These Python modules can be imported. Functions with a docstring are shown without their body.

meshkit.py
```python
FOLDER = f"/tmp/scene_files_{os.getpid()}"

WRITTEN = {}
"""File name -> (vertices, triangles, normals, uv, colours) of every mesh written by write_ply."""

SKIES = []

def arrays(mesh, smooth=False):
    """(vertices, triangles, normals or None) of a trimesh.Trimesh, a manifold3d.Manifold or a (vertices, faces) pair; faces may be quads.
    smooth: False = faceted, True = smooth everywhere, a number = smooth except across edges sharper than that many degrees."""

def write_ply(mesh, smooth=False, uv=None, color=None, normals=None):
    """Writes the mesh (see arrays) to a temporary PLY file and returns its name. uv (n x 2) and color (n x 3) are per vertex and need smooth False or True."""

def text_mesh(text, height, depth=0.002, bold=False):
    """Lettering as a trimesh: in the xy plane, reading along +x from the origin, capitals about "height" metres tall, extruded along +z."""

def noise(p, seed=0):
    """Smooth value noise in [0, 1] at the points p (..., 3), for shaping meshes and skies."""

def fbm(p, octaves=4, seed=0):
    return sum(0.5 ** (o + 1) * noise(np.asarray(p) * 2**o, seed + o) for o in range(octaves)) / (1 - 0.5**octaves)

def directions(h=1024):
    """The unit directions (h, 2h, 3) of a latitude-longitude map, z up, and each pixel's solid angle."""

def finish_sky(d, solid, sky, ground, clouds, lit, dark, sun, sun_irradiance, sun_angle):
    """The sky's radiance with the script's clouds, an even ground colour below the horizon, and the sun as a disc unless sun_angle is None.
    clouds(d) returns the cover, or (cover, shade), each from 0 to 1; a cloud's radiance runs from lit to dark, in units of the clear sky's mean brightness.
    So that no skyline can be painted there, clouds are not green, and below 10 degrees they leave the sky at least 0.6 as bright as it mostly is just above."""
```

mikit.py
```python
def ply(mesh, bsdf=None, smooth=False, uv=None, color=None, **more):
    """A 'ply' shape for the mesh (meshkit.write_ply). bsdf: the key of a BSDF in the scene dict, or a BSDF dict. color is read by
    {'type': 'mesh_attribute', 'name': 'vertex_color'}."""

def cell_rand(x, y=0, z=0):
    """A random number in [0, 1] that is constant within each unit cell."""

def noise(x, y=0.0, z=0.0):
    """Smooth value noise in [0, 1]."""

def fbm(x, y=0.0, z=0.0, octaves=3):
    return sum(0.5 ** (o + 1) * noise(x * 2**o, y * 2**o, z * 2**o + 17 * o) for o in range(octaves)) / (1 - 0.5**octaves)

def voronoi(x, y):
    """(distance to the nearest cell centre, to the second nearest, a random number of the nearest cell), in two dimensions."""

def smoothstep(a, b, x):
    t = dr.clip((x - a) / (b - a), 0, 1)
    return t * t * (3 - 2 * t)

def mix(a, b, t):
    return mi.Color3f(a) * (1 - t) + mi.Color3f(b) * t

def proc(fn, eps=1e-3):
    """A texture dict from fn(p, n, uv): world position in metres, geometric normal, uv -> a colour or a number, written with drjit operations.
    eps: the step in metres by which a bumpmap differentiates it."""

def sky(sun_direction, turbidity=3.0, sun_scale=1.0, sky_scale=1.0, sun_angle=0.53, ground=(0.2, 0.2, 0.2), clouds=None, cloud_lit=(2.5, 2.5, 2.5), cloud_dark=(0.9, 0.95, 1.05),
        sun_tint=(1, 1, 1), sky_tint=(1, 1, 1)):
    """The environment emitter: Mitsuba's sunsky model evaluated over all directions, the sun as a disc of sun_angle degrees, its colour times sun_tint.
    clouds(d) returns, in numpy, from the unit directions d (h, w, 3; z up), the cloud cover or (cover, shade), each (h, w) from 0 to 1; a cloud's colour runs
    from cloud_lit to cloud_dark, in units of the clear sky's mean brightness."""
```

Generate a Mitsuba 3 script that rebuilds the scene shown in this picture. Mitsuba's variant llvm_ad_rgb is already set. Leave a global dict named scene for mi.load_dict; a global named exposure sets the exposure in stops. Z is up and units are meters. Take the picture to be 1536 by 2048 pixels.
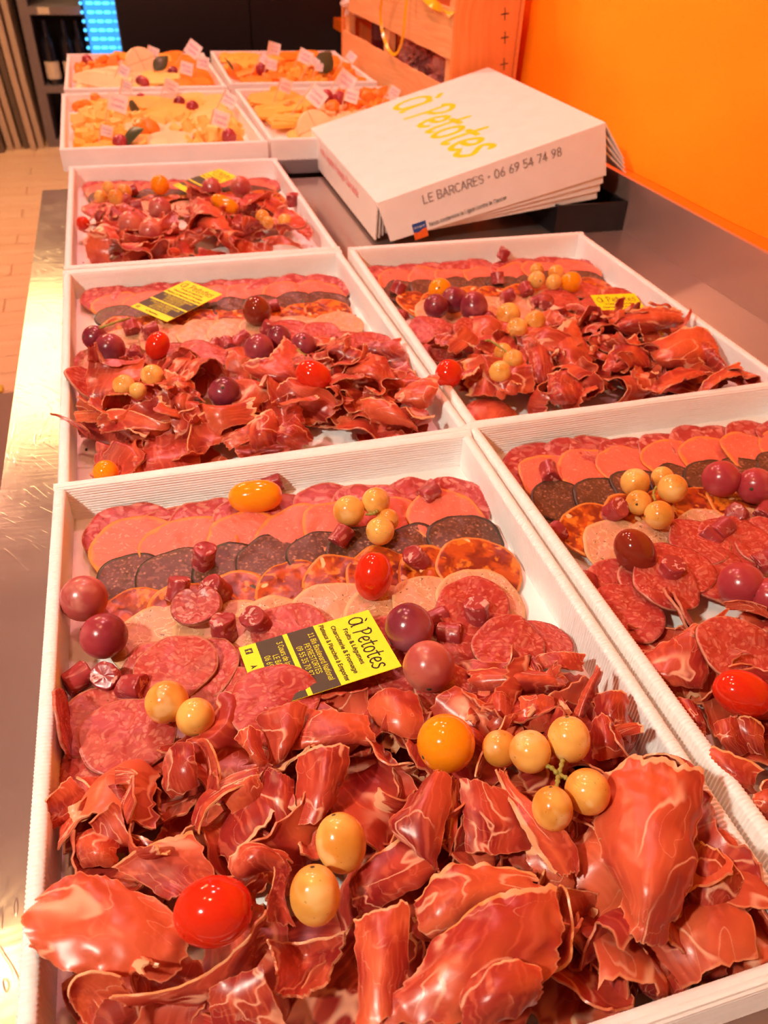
import math, numpy as np, trimesh, mitsuba as mi, drjit as dr, mikit, meshkit
from mikit import proc, noise, fbm, voronoi, smoothstep, mix
from scipy.interpolate import make_interp_spline
from shapely.geometry import LineString, Polygon
from shapely import union_all
T = mi.ScalarTransform4f
scene, labels = {}, {}

# ------------------------------------------------------------------ camera, light, exposure
EYE = np.array([-0.07182, -0.29210, 0.38303])
RIGHT, UP, FWD = np.array([0.95742, -0.28656, 0.03502]), np.array([0.15233, 0.60450, 0.78191]), np.array([0.24524, 0.74328, -0.62241])
scene['camera'] = {'type': 'thinlens', 'fov': 52.86, 'fov_axis': 'x', 'aperture_radius': 0.0010, 'focus_distance': 0.44, 'near_clip': 0.02, 'far_clip': 50.0,
                   'to_world': T().look_at(origin=EYE.tolist(), target=(EYE + FWD).tolist(), up=UP.tolist())}
exposure = 1.4
scene['room_glow'] = {'type': 'constant', 'radiance': {'type': 'rgb', 'value': [0.18, 0.066, 0.036]}, 'sampling_weight': 2.0}
LAMPS = [  # name, position, aim, radius, radiance, label
    ('white_spotlight', (-0.76, -0.32, 0.98), (0.12, 0.02, 0.0), 0.040, (335, 314, 262), 'small white spotlight over the near end of the counter'),
    ('meat_display_lamp', (-0.02, 0.70, 1.12), (0.05, 0.62, 0.0), 0.055, (70, 24.5, 24), 'pink meat display lamp above the middle left tray'),
    ('meat_display_lamp', (0.32, 1.15, 1.20), (0.30, 1.1, 0.0), 0.065, (31, 10.5, 10), 'pink meat display lamp above the box lids'),
    ('meat_display_lamp', (-0.22, 0.16, 1.05), (0.05, 0.10, 0.0), 0.040, (60, 28, 15), 'warm meat display lamp above the front left tray'),
    ('aisle_lamp', (-1.0, 2.9, 1.45), (-0.9, 3.0, -0.85), 0.10, (120, 62, 40), 'warm lamp above the wooden aisle floor'),
    ('meat_display_lamp', (0.05, 1.75, 1.2), (0.1, 1.6, 0.0), 0.075, (66, 22, 20.5), 'pink meat display lamp above the cheese trays'),
]
CEILING_LIGHTS = [('ceiling_light_panel', (-0.75, 3.93, 1.66), (0.5, 1.65), (4.2, 2.8, 1.15), 'long warm ceiling light panel over the aisle'),
                  ('ceiling_light_panel', (-0.66, 0.66, 1.66), (0.12, 0.12), (12, 8.5, 3.8), 'small square warm ceiling light panel')]

# ------------------------------------------------------------------ helpers
def key_for(name, parent=None):
    k = name if parent is None else parent + '__' + name
    n, out = 0, k
    while out in scene or out in labels or any(False for _ in ()):
        n += 1; out = f'{k}_{n:03d}'
    return out
USED = {}
def numbered(name, parent=None):
    k = name if parent is None else parent + '__' + name
    n = USED.get(k, 0); USED[k] = n + 1
    return k if n == 0 else f'{k}_{n:03d}'
def thing(name, label, cat, group=None, kind=None):
    k = numbered(name); tag(k, label, cat, group, kind); return k
def tag(k, label=None, cat=None, group=None, kind=None):
    d = {}
    for a, b in (('label', label), ('category', cat), ('group', group), ('kind', kind)):
        if b: d[a] = b
    labels[k] = d
def put(name, mesh, bsdf, smooth=False, parent=None, uv=None, M=None):
    k = numbered(name, parent)
    scene[k] = mikit.ply(mesh, bsdf, smooth=smooth, uv=uv)
    if M is not None: scene[k]['to_world'] = T(np.asarray(M, float).tolist())
    return k
def single(name, mesh, bsdf, label, cat, smooth=False, uv=None, group=None, kind=None, M=None):
    k = put(name, mesh, bsdf, smooth, None, uv, M); tag(k, label, cat, group, kind); return k
def struct(name, mesh, bsdf, smooth=False):
    k = put(name, mesh, bsdf, smooth); labels[k] = {'kind': 'structure'}; return k
def box(x0, x1, y0, y1, z0, z1):
    m = trimesh.creation.box((x1 - x0, y1 - y0, z1 - z0)); m.apply_translation(((x0 + x1) / 2, (y0 + y1) / 2, (z0 + z1) / 2)); return m
def bevel_box(sx, sy, sz, b):
    import manifold3d as mf
    s = mf.Manifold.sphere(b, 8)
    m = mf.Manifold.batch_hull([s.translate([i * (sx / 2 - b), j * (sy / 2 - b), k * (sz / 2 - b)]) for i in (-1, 1) for j in (-1, 1) for k in (-1, 1)]).to_mesh()
    return trimesh.Trimesh(m.vert_properties[:, :3], m.tri_verts)
def grid_faces(n, m, flip=False):
    i, j = np.meshgrid(np.arange(n - 1), np.arange(m - 1), indexing='ij')
    a = i * m + j
    q = np.stack([a, a + m, a + m + 1, a + 1], -1).reshape(-1, 4)
    if flip: q = q[:, ::-1]
    return np.vstack([q[:, [0, 1, 2]], q[:, [0, 2, 3]]])
def tube(pts, r, sides=8):
    pts = np.asarray(pts, float); n = len(pts); r = np.broadcast_to(r, (n,))
    t = np.gradient(pts, axis=0); t /= np.linalg.norm(t, axis=1, keepdims=True)
    a = np.cross(t, [0.31, 0.2, 0.93]); a /= np.linalg.norm(a, axis=1, keepdims=True); b = np.cross(t, a)
    th = np.arange(sides) * 2 * np.pi / sides
    v = pts[:, None] + r[:, None, None] * (np.cos(th)[None, :, None] * a[:, None] + np.sin(th)[None, :, None] * b[:, None])
    v = v.reshape(-1, 3); f = []
    for i in range(n - 1):
        for j in range(sides):
            p, q = i * sides + j, i * sides + (j + 1) % sides
            f += [[p, q, q + sides], [p, q + sides, p + sides]]
    c0, c1 = len(v), len(v) + 1
    v = np.vstack([v, pts[:1], pts[-1:]])
    for j in range(sides):
        f += [[c0, (j + 1) % sides, j], [c1, (n - 1) * sides + j, (n - 1) * sides + (j + 1) % sides]]
    return trimesh.Trimesh(v, np.array(f), process=False)
def extrude(poly, d):
    gs = getattr(poly, 'geoms', [poly])
    return trimesh.util.concatenate([trimesh.creation.extrude_polygon(g, d, engine='earcut') for g in gs])
def frame(o, x, z):
    x = np.array(x, float); z = np.array(z, float); x /= np.linalg.norm(x); y = np.cross(z, x); y /= np.linalg.norm(y); z = np.cross(x, y)
    M = np.eye(4); M[:3, 0], M[:3, 1], M[:3, 2], M[:3, 3] = x, y, z, o; return M
def spline(P, n, m):
    P = np.asarray(P, float)
    a, b = np.linspace(0, 1, P.shape[0]), np.linspace(0, 1, P.shape[1])
    Q = make_interp_spline(a, P, k=min(3, P.shape[0] - 1))(n)
    return np.swapaxes(make_interp_spline(b, np.swapaxes(Q, 0, 1), k=min(3, P.shape[1] - 1))(m), 0, 1)
ORD = ['first', 'second', 'third', 'fourth', 'fifth', 'sixth', 'seventh', 'eighth', 'ninth', 'tenth', 'eleventh', 'twelfth', 'thirteenth', 'fourteenth', 'fifteenth', 'sixteenth', 'seventeenth', 'eighteenth', 'nineteenth', 'twentieth'] + ['twenty-' + x for x in ('first', 'second', 'third', 'fourth', 'fifth', 'sixth', 'seventh', 'eighth', 'ninth')] + ['thirtieth'] + ['thirty-' + x for x in ('first', 'second', 'third', 'fourth', 'fifth', 'sixth', 'seventh', 'eighth', 'ninth')]
TRAY_NAME = {'A': 'front left tray', 'B': 'middle left tray', 'C': 'back left ham tray', 'D': 'middle right tray', 'E': 'front right tray',
             'F': 'near left cheese tray', 'G': 'far left cheese tray', 'H': 'near right cheese tray', 'I': 'far right cheese tray'}
TRAYS = {'A': (0.0, 0.0, -0.0106, 0), 'B': (0.0022, 0.4290, 0.0120, 0), 'C': (-0.0003, 0.8690, 0.0034, 0), 'D': (0.3393, 0.4358, -0.0086, 0), 'E': (0.3366, 0.0099, 0.0088, 0),
         'F': (-0.0140, 1.3207, 0.0147, 0.0217), 'G': (-0.0147, 1.7999, 0.0032, 0.0217), 'H': (0.3273, 1.3325, -0.0046, 0.0217), 'I': (0.3309, 1.8260, -0.0197, 0.0217)}
TW, TL, TH = 0.3304, 0.4337, 0.0350
def tray_M(k):
    x, y, a, z = TRAYS[k]; M = np.eye(4); M[:2, :2] = [[math.cos(a), -math.sin(a)], [math.sin(a), math.cos(a)]]; M[:3, 3] = [x, y, z]; return M

# ------------------------------------------------------------------ materials
def rgb(c): return {'type': 'rgb', 'value': list(c)}
def pbr(name, color, rough=0.5, spec=0.5, **kw):
    b = {'type': 'principled', 'base_color': color if isinstance(color, dict) else rgb(color), 'roughness': rough, 'specular': spec, **kw}
    bump = b.pop('bump', None)
    if bump is not None:
        b = {'type': 'bumpmap', 'arbitrary': bump, 'scale': 1.0, 'bsdf': b}
    scene[name] = {'type': 'twosided', 'bsdf': b}
    return name
def hash2(xi, yi):
    h = xi * 374761393 + yi * 668265263
    h = (h ^ (h >> 13)) * 1274126177
    return mi.Float((h ^ (h >> 16)) & 0xFFFFFF) * (1 / 16777215.0)
def n2(x, y, seed=0.0):
    # flat value noise: four corners only, cheaper than mikit.noise
    x, y = mi.Float(x) + 17.31 * seed, mi.Float(y) + 9.73 * seed
    i, j = dr.floor(x), dr.floor(y)
    a, b = x - i, y - j
    a, b = a * a * (3 - 2 * a), b * b * (3 - 2 * b)
    I, J = mi.UInt32(mi.Int32(i) + 1000000), mi.UInt32(mi.Int32(j) + 1000000)
    return dr.lerp(dr.lerp(hash2(I, J), hash2(I + 1, J), a), dr.lerp(hash2(I, J + 1), hash2(I + 1, J + 1), a), b)
def f2(x, y, seed=0.0, octaves=2):
    return sum(0.5 ** (o + 1) * n2(x * 2**o, y * 2**o, seed + 3 * o) for o in range(octaves)) / (1 - 0.5**octaves)
def local(uv):
    i, j = dr.round(uv.x / 4), dr.round(uv.y / 4)
    return uv.x - 4 * i, uv.y - 4 * j, i, j
def salami(size, lean0, lean1, fatc, amount):
    def f(p, n, uv):
        u, v, i, j = local(uv); r = dr.sqrt(u * u + v * v)
        a, b = u * 3.4 + 13.7 * i, v * 3.4 + 9.1 * j
        w1, w2 = f2(a * 1.1, b * 1.1, 3.0, 2) - 0.5, f2(a * 1.1, b * 1.1, 9.0, 2) - 0.5
        x, y = a * size + 1.1 * size * w1, b * size * 1.35 + 1.1 * size * w2
        d1, d2, c = voronoi(x, y)
        fat = smoothstep(0.50, 0.24, d1 + 0.25 * (n2(x * 2.5, y * 2.5, 4.0) - 0.5)) * smoothstep(0.40, 0.75, c)
        soft = smoothstep(0.44, 0.72, f2(x * 1.7, y * 1.7, 5.0, 3))
        col = mix(lean0, lean1, f2(a * 1.4, b * 1.4, 1.0, 2))
        col = mix(col, fatc, dr.maximum(fat * 0.85, soft * 0.42) * amount)
        col = mix(col, (0.03, 0.015, 0.01), smoothstep(0.10, 0.06, d1) * smoothstep(0.05, 0.03, c))
        return mix(col, (0.50, 0.22, 0.13), smoothstep(0.955, 1.0, r + 0.035 * (n2(a * 1.5, b * 1.5) - 0.5)) * 0.8)
    return f
def loin(p, n, uv):
    u, v, i, j = local(uv); r = dr.sqrt(u * u + v * v)
    a, b = u * 3 + 13.7 * i, v * 3 + 9.1 * j
    f = f2(a * 0.8 + b * 1.2, b * 5 - a * 3, 2.0, 3)
    col = mix((0.62, 0.115, 0.070), (0.70, 0.17, 0.108), f)
    col = mix(col, (0.80, 0.40, 0.28), smoothstep(0.80, 0.90, n2(a * 7, b * 7)) * 0.4)
    edge = smoothstep(0.90, 0.99, r + 0.16 * (f2(a * 1.6, b * 1.6, 4.0, 2) - 0.5))
    return mix(col, (0.72, 0.22, 0.045), edge)
def blood(p, n, uv):
    u, v, i, j = local(uv); r = dr.sqrt(u * u + v * v)
    a, b = u * 3 + 13.7 * i, v * 3 + 9.1 * j
    d1, d2, c = voronoi(a * 2.2 + f2(a, b, 1.0, 2), b * 2.2)
    col = mix((0.060, 0.022, 0.013), (0.135, 0.050, 0.028), f2(a * 3, b * 3, 0.0, 3))
    col = mix(col, (0.42, 0.19, 0.12), smoothstep(0.30, 0.12, d1) * smoothstep(0.66, 0.78, c) * 0.8)
    col = mix(col, (0.30, 0.12, 0.08), smoothstep(0.66, 0.8, n2(a * 6, b * 6)) * 0.5)
    return mix(col, (0.035, 0.022, 0.014), smoothstep(0.92, 0.97, r + 0.02 * n2(a * 5, b * 5)))
def chorizo(p, n, uv):
    u, v, i, j = local(uv); r = dr.sqrt(u * u + v * v)
    a, b = u * 3 + 13.7 * i, v * 3 + 9.1 * j
    w = f2(a * 0.9, b * 0.9, 2.0, 2) * 1.4
    d1, d2, c = voronoi(a * 0.9 + w, b * 0.9 + w * 0.6)
    col = mix((0.20, 0.020, 0.008), (0.46, 0.070, 0.010), smoothstep(0.32, 0.68, f2(a * 1.3 + w, b * 1.3, 7.0, 3)))
    col = mix(col, (0.72, 0.20, 0.02), smoothstep(0.54, 0.72, f2(a * 1.7, b * 1.7 + w, 3.0, 3)) * 0.85)
    col = mix(col, (0.86, 0.52, 0.26), smoothstep(0.30, 0.18, d1) * smoothstep(0.80, 0.84, c))
    return mix(col, (0.66, 0.22, 0.04), smoothstep(0.93, 0.985, r + 0.03 * n2(a * 4, b * 4)))
def terrine(p, n, uv):
    u, v, i, j = local(uv); r = dr.sqrt(u * u + v * v)
    a, b = u * 3 + 13.7 * i, v * 3 + 9.1 * j
    w = f2(a, b, 2.0, 2) * 2
    col = mix((0.50, 0.235, 0.115), (0.64, 0.33, 0.185), f2(a * 2 + w, b * 4, 1.0, 3))
    col = mix(col, (0.72, 0.31, 0.22), smoothstep(0.52, 0.70, f2(a * 1.1 + w, b * 1.1, 6.0, 2)) * 0.8)
    col = mix(col, (0.84, 0.60, 0.40), smoothstep(0.48, 0.51, f2(a * 2 + w, b * 2, 9.0, 3)) * smoothstep(0.55, 0.52, f2(a * 2 + w, b * 2, 9.0, 3)) * 0.7)
    col = mix(col, (0.10, 0.05, 0.03), smoothstep(0.93, 0.95, n2(a * 7, b * 7)))
    return mix(col, (0.62, 0.36, 0.17), smoothstep(0.91, 0.98, r + 0.03 * n2(a * 3, b * 3)))
def ham(p, n, uv):
    # 0..1 across the slice; the whole part of uv/4 numbers the slice and says which kind of fat edge it has
    i, j = dr.floor(uv.x / 4), dr.floor(uv.y / 4)
    s, t = uv.x - 4 * i - 1, uv.y - 4 * j - 1
    mode = i - 4 * dr.floor(i / 4)
    a, b = s * 2.2 + 17.3 * i, t * 1.5 + 11.9 * j
    wx, wy = f2(a * 1.1, b * 1.1, 1.0, 2) - 0.5, f2(a * 1.1, b * 1.1, 5.0, 2) - 0.5
    tone = hash2(mi.UInt32(i + 1000), mi.UInt32(j + 1000))
    lean = mix(mix((0.20, 0.010, 0.011), (0.34, 0.026, 0.018), tone), mix((0.40, 0.038, 0.022), (0.60, 0.112, 0.042), tone), smoothstep(0.25, 0.75, f2(a * 0.9 + wx, b * 1.1 + wy, 2.0, 3)))
    fibre = n2(a * 2.0 + wx * 2, b * 18 + wy * 6, 3.0)
    lean = mix(lean, (0.66, 0.14, 0.07), smoothstep(0.50, 0.95, fibre) * 0.4)
    v1 = dr.abs(f2(a * 0.75 + 1.1 * wx, b * 1.1 + 1.6 * wy, 8.0, 2) - 0.5)
    v2 = dr.abs(f2(a * 1.9 + 1.3 * wy, b * 2.6 + 1.6 * wx, 12.0, 2) - 0.5)
    vein = dr.maximum(smoothstep(0.036, 0.003, v1) * smoothstep(0.30, 0.60, n2(a * 1.3, b * 1.3, 31.0)), smoothstep(0.014, 0.002, v2) * smoothstep(0.40, 0.62, wx + 0.5) * 0.45)
    col = mix(lean, (0.84, 0.44, 0.28), vein * 0.66)
    e0 = dr.minimum(dr.minimum(s, 1 - s), dr.minimum(t, 1 - t))
    wn = n2(a * 5, b * 5)
    wob = 0.6 + 0.9 * wn
    fatw = dr.select(mode < 0.5, 0.001, dr.select(mode < 1.5, 0.055, dr.select(mode < 2.5, 0.035, 0.16))) * wob
    rim = smoothstep(fatw, fatw * 0.7, s) * dr.select(mode > 0.5, 1.0, 0.0)
    col = mix(col, (0.74, 0.34, 0.16), smoothstep(0.016, 0.004, e0 / wob) * 0.4)
    return mix(col, mix((0.70, 0.29, 0.07), (0.80, 0.45, 0.26), dr.select(mode > 1.5, 0.8, wn)), rim * 0.8)
def stub_col(p, n, uv):
    q = p * 260
    w = fbm(q.x * 0.6, q.y * 0.6, q.z * 0.6, 2) * 2
    f = fbm(q.x + w, q.y + w, q.z, 3)
    col = mix((0.22, 0.014, 0.020), (0.38, 0.045, 0.045), fbm(q.x * 0.5, q.y * 0.5, q.z * 0.5, 2))
    side = smoothstep(0.80, 0.5, uv.y)
    return mix(col, (0.80, 0.42, 0.36), smoothstep(0.56, 0.66, f) * (0.25 + 0.5 * (1 - side)))
def red_grape_col(p, n, uv):
    f = fbm(p.x * 90, p.y * 90, p.z * 90, 3); g = noise(p.x * 26, p.y * 26, 5.0)
    col = mix((0.17, 0.014, 0.030), (0.34, 0.035, 0.045), smoothstep(0.30, 0.72, g))
    return mix(col, (0.50, 0.13, 0.13), smoothstep(0.45, 0.85, f) * 0.5)
def rose_grape_col(p, n, uv):
    f = fbm(p.x * 90, p.y * 90, p.z * 90, 3); g = noise(p.x * 30, p.y * 30, p.z * 30)
    col = mix((0.36, 0.055, 0.055), (0.58, 0.17, 0.10), smoothstep(0.25, 0.75, g))
    return mix(col, (0.62, 0.27, 0.20), smoothstep(0.45, 0.8, f) * 0.5)
def dark_grape_col(p, n, uv):
    f = fbm(p.x * 90, p.y * 90, p.z * 90, 3); g = noise(p.x * 40, p.y * 40, p.z * 40)
    col = mix((0.14, 0.014, 0.030), (0.29, 0.040, 0.055), smoothstep(0.3, 0.7, g))
    return mix(col, (0.34, 0.13, 0.16), smoothstep(0.5, 0.8, fbm(p.x * 45, p.y * 45, p.z * 45, 3)) * 0.6)
def gold_grape_col(p, n, uv):
    f = fbm(p.x * 70, p.y * 70, p.z * 70, 3)
    col = mix((0.60, 0.24, 0.035), (0.78, 0.43, 0.10), smoothstep(0.3, 0.7, f))
    col = mix(col, (0.84, 0.60, 0.30), smoothstep(0.55, 0.78, fbm(p.x * 130, p.y * 130, p.z * 130, 2)) * 0.45)
    return mix(col, (0.20, 0.09, 0.02), smoothstep(0.90, 0.94, noise(p.x * 800, p.y * 800, p.z * 800)) * 0.5)
def steel_h(p, n, uv):
    w = n2(p.x * 14, p.y * 14, 2.0) * 3
    a = n2(p.x * 260 + w * 6, p.y * 26 + w * 4); b = n2(p.x * 60 + p.y * 420 + w * 7, p.y * 40 - p.x * 30, 4.0)
    c = smoothstep(0.80, 0.92, n2(p.x * 480 + p.y * 260 + w * 9, p.y * 60 - p.x * 34, 8.0))
    return (a * 0.5 + b * 0.5 + c * 0.9) * 0.00005
def steel_rough(p, n, uv): return 0.11 + 0.08 * f2(p.x * 30, p.y * 30, 0.0, 2)
def wood_col(p, n, uv):
    g = fbm(p.x * 12, p.y * 12, p.z * 260 + 8 * fbm(p.x * 9, p.y * 9, p.z * 9, 2), 3)
    return mix((0.62, 0.30, 0.11), (0.80, 0.48, 0.22), g)
def wood_end_col(p, n, uv):
    g = fbm(p.x * 190 + 5 * fbm(p.x * 9, p.z * 9, 0.0, 2), p.z * 7, p.y * 5, 3)
    return mix((0.66, 0.20, 0.045), (0.86, 0.33, 0.09), g)
def plank_col(p, n, uv):
    g = fbm(p.x * 3, p.y * 26, 0.0, 3)
    return mix((0.74, 0.42, 0.26), (0.84, 0.56, 0.38), g)
def orange_col(p, n, uv):
    g = fbm(p.y * 4, p.z * 4, p.x * 4, 3)
    return mix((0.90, 0.30, 0.004), (0.95, 0.40, 0.010), smoothstep(0.3, 0.7, g))
def cardboard_col(p, n, uv): return mix((0.46, 0.34, 0.26), (0.62, 0.48, 0.37), fbm(p.x * 30, p.y * 8, p.z * 3, 3))
def cheese_col(a, b):
    def f(p, n, uv): return mix(a, b, fbm(p.x * 60, p.y * 60, p.z * 60, 3))
    return f
def card_col(p, n, uv): return mix((0.80, 0.80, 0.78), (0.86, 0.86, 0.84), fbm(p.x * 50, p.y * 50, p.z * 50, 2))
pbr('coarse_salami_m', proc(salami(1.15, (0.29, 0.017, 0.020), (0.43, 0.046, 0.043), (0.70, 0.29, 0.235), 0.80)), 0.38, 0.5)
pbr('fine_salami_m', proc(salami(1.9, (0.32, 0.021, 0.018), (0.45, 0.050, 0.037), (0.64, 0.22, 0.15), 0.66)), 0.38, 0.5)
pbr('loin_m', proc(loin), 0.42, 0.45)
pbr('blood_m', proc(blood), 0.42, 0.5)
pbr('chorizo_m', proc(chorizo), 0.33, 0.5)
pbr('terrine_m', proc(terrine), 0.40, 0.5)
pbr('ham_m', proc(ham), 0.32, 0.5)
pbr('stub_m', proc(stub_col), 0.30, 0.55)
pbr('red_grape_m', proc(red_grape_col), 0.24, 0.5)
pbr('rose_grape_m', proc(rose_grape_col), 0.26, 0.5)
pbr('dark_grape_m', proc(dark_grape_col), 0.22, 0.55)
pbr('gold_grape_m', proc(gold_grape_col), 0.16, 0.55)
pbr('red_tomato_m', (0.60, 0.022, 0.006), 0.10, 0.55)
pbr('orange_tomato_m', (0.84, 0.26, 0.006), 0.10, 0.55)
pbr('brown_tomato_m', (0.20, 0.022, 0.010), 0.09, 0.6)
pbr('apricot_m', (0.80, 0.27, 0.03), 0.35, 0.4)
pbr('stem_m', (0.30, 0.26, 0.05), 0.6, 0.3)
pbr('dark_stem_m', (0.05, 0.045, 0.02), 0.7, 0.3)
pbr('card_white_m', proc(card_col), 0.42, 0.4)
pbr('yellow_print_m', (0.86, 0.80, 0.01), 0.45, 0.35)
pbr('dark_print_m', (0.055, 0.050, 0.030), 0.5, 0.3)
pbr('grey_ink_m', (0.16, 0.13, 0.13), 0.6, 0.3)
pbr('black_ink_m', (0.02, 0.018, 0.015), 0.6, 0.3)
pbr('yellow_ink_m', (0.88, 0.66, 0.01), 0.5, 0.3)
pbr('pink_ink_m', (0.72, 0.20, 0.22), 0.6, 0.3)
pbr('violet_ink_m', (0.50, 0.16, 0.45), 0.6, 0.3)
pbr('logo_blue_m', (0.02, 0.07, 0.30), 0.5, 0.3)
pbr('logo_red_m', (0.80, 0.14, 0.02), 0.5, 0.3)
pbr('steel_m', (0.47, 0.37, 0.33), proc(steel_rough), 0.5, metallic=0.72, bump=proc(steel_h, 4e-4))
pbr('steel_upstand_m', (0.62, 0.44, 0.38), 0.34, 0.5, metallic=0.72)
pbr('dark_steel_m', (0.22, 0.20, 0.20), 0.35, 0.5, metallic=1.0)
pbr('wood_m', proc(wood_col), 0.65, 0.3)
pbr('wood_end_m', proc(wood_end_col), 0.65, 0.3)
pbr('plank_m', proc(plank_col), 0.45, 0.4)
pbr('plank_b_m', (0.78, 0.48, 0.31), 0.45, 0.4)
pbr('orange_m', proc(orange_col), 0.62, 0.25)
pbr('orange_ledge_m', (0.82, 0.20, 0.004), 0.5, 0.3)
pbr('dark_wall_m', (0.009, 0.008, 0.011), 0.35, 0.4)
pbr('cabinet_m', (0.012, 0.010, 0.012), 0.4, 0.4)
pbr('frame_m', (0.20, 0.16, 0.17), 0.4, 0.5)
pbr('cardboard_m', proc(cardboard_col), 0.8, 0.2)
pbr('cardboard_dark_m', (0.16, 0.115, 0.09), 0.8, 0.2)
pbr('bottle_m', (0.008, 0.010, 0.018), 0.08, 0.6)
pbr('paper_label_m', (0.74, 0.62, 0.50), 0.7, 0.2)
pbr('ribbon_m', (0.86, 0.50, 0.01), 0.22, 0.6)
pbr('cellophane_m', (0.42, 0.16, 0.15), 0.08, 0.8)
pbr('jar_m', (0.10, 0.012, 0.02), 0.12, 0.6)
pbr('leaf_m', (0.06, 0.075, 0.03), 0.4, 0.4)
pbr('pick_m', (0.80, 0.55, 0.32), 0.7, 0.2)
pbr('ceiling_m', (0.55, 0.47, 0.42), 0.8, 0.2)
pbr('yellow_strip_m', (0.75, 0.50, 0.04), 0.5, 0.3)
pbr('mat_m', (0.30, 0.19, 0.16), 0.8, 0.2)
CH = {'pale': ((0.84, 0.58, 0.12), (0.88, 0.70, 0.24)), 'gold': ((0.84, 0.42, 0.04), (0.88, 0.54, 0.10)), 'orange': ((0.82, 0.22, 0.012), (0.86, 0.34, 0.03)), 'cream': ((0.82, 0.56, 0.26), (0.88, 0.68, 0.38))}
for _k, (_a, _b) in CH.items(): pbr('cheese_' + _k + '_m', proc(cheese_col(_a, _b)), 0.5, 0.35)

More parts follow.
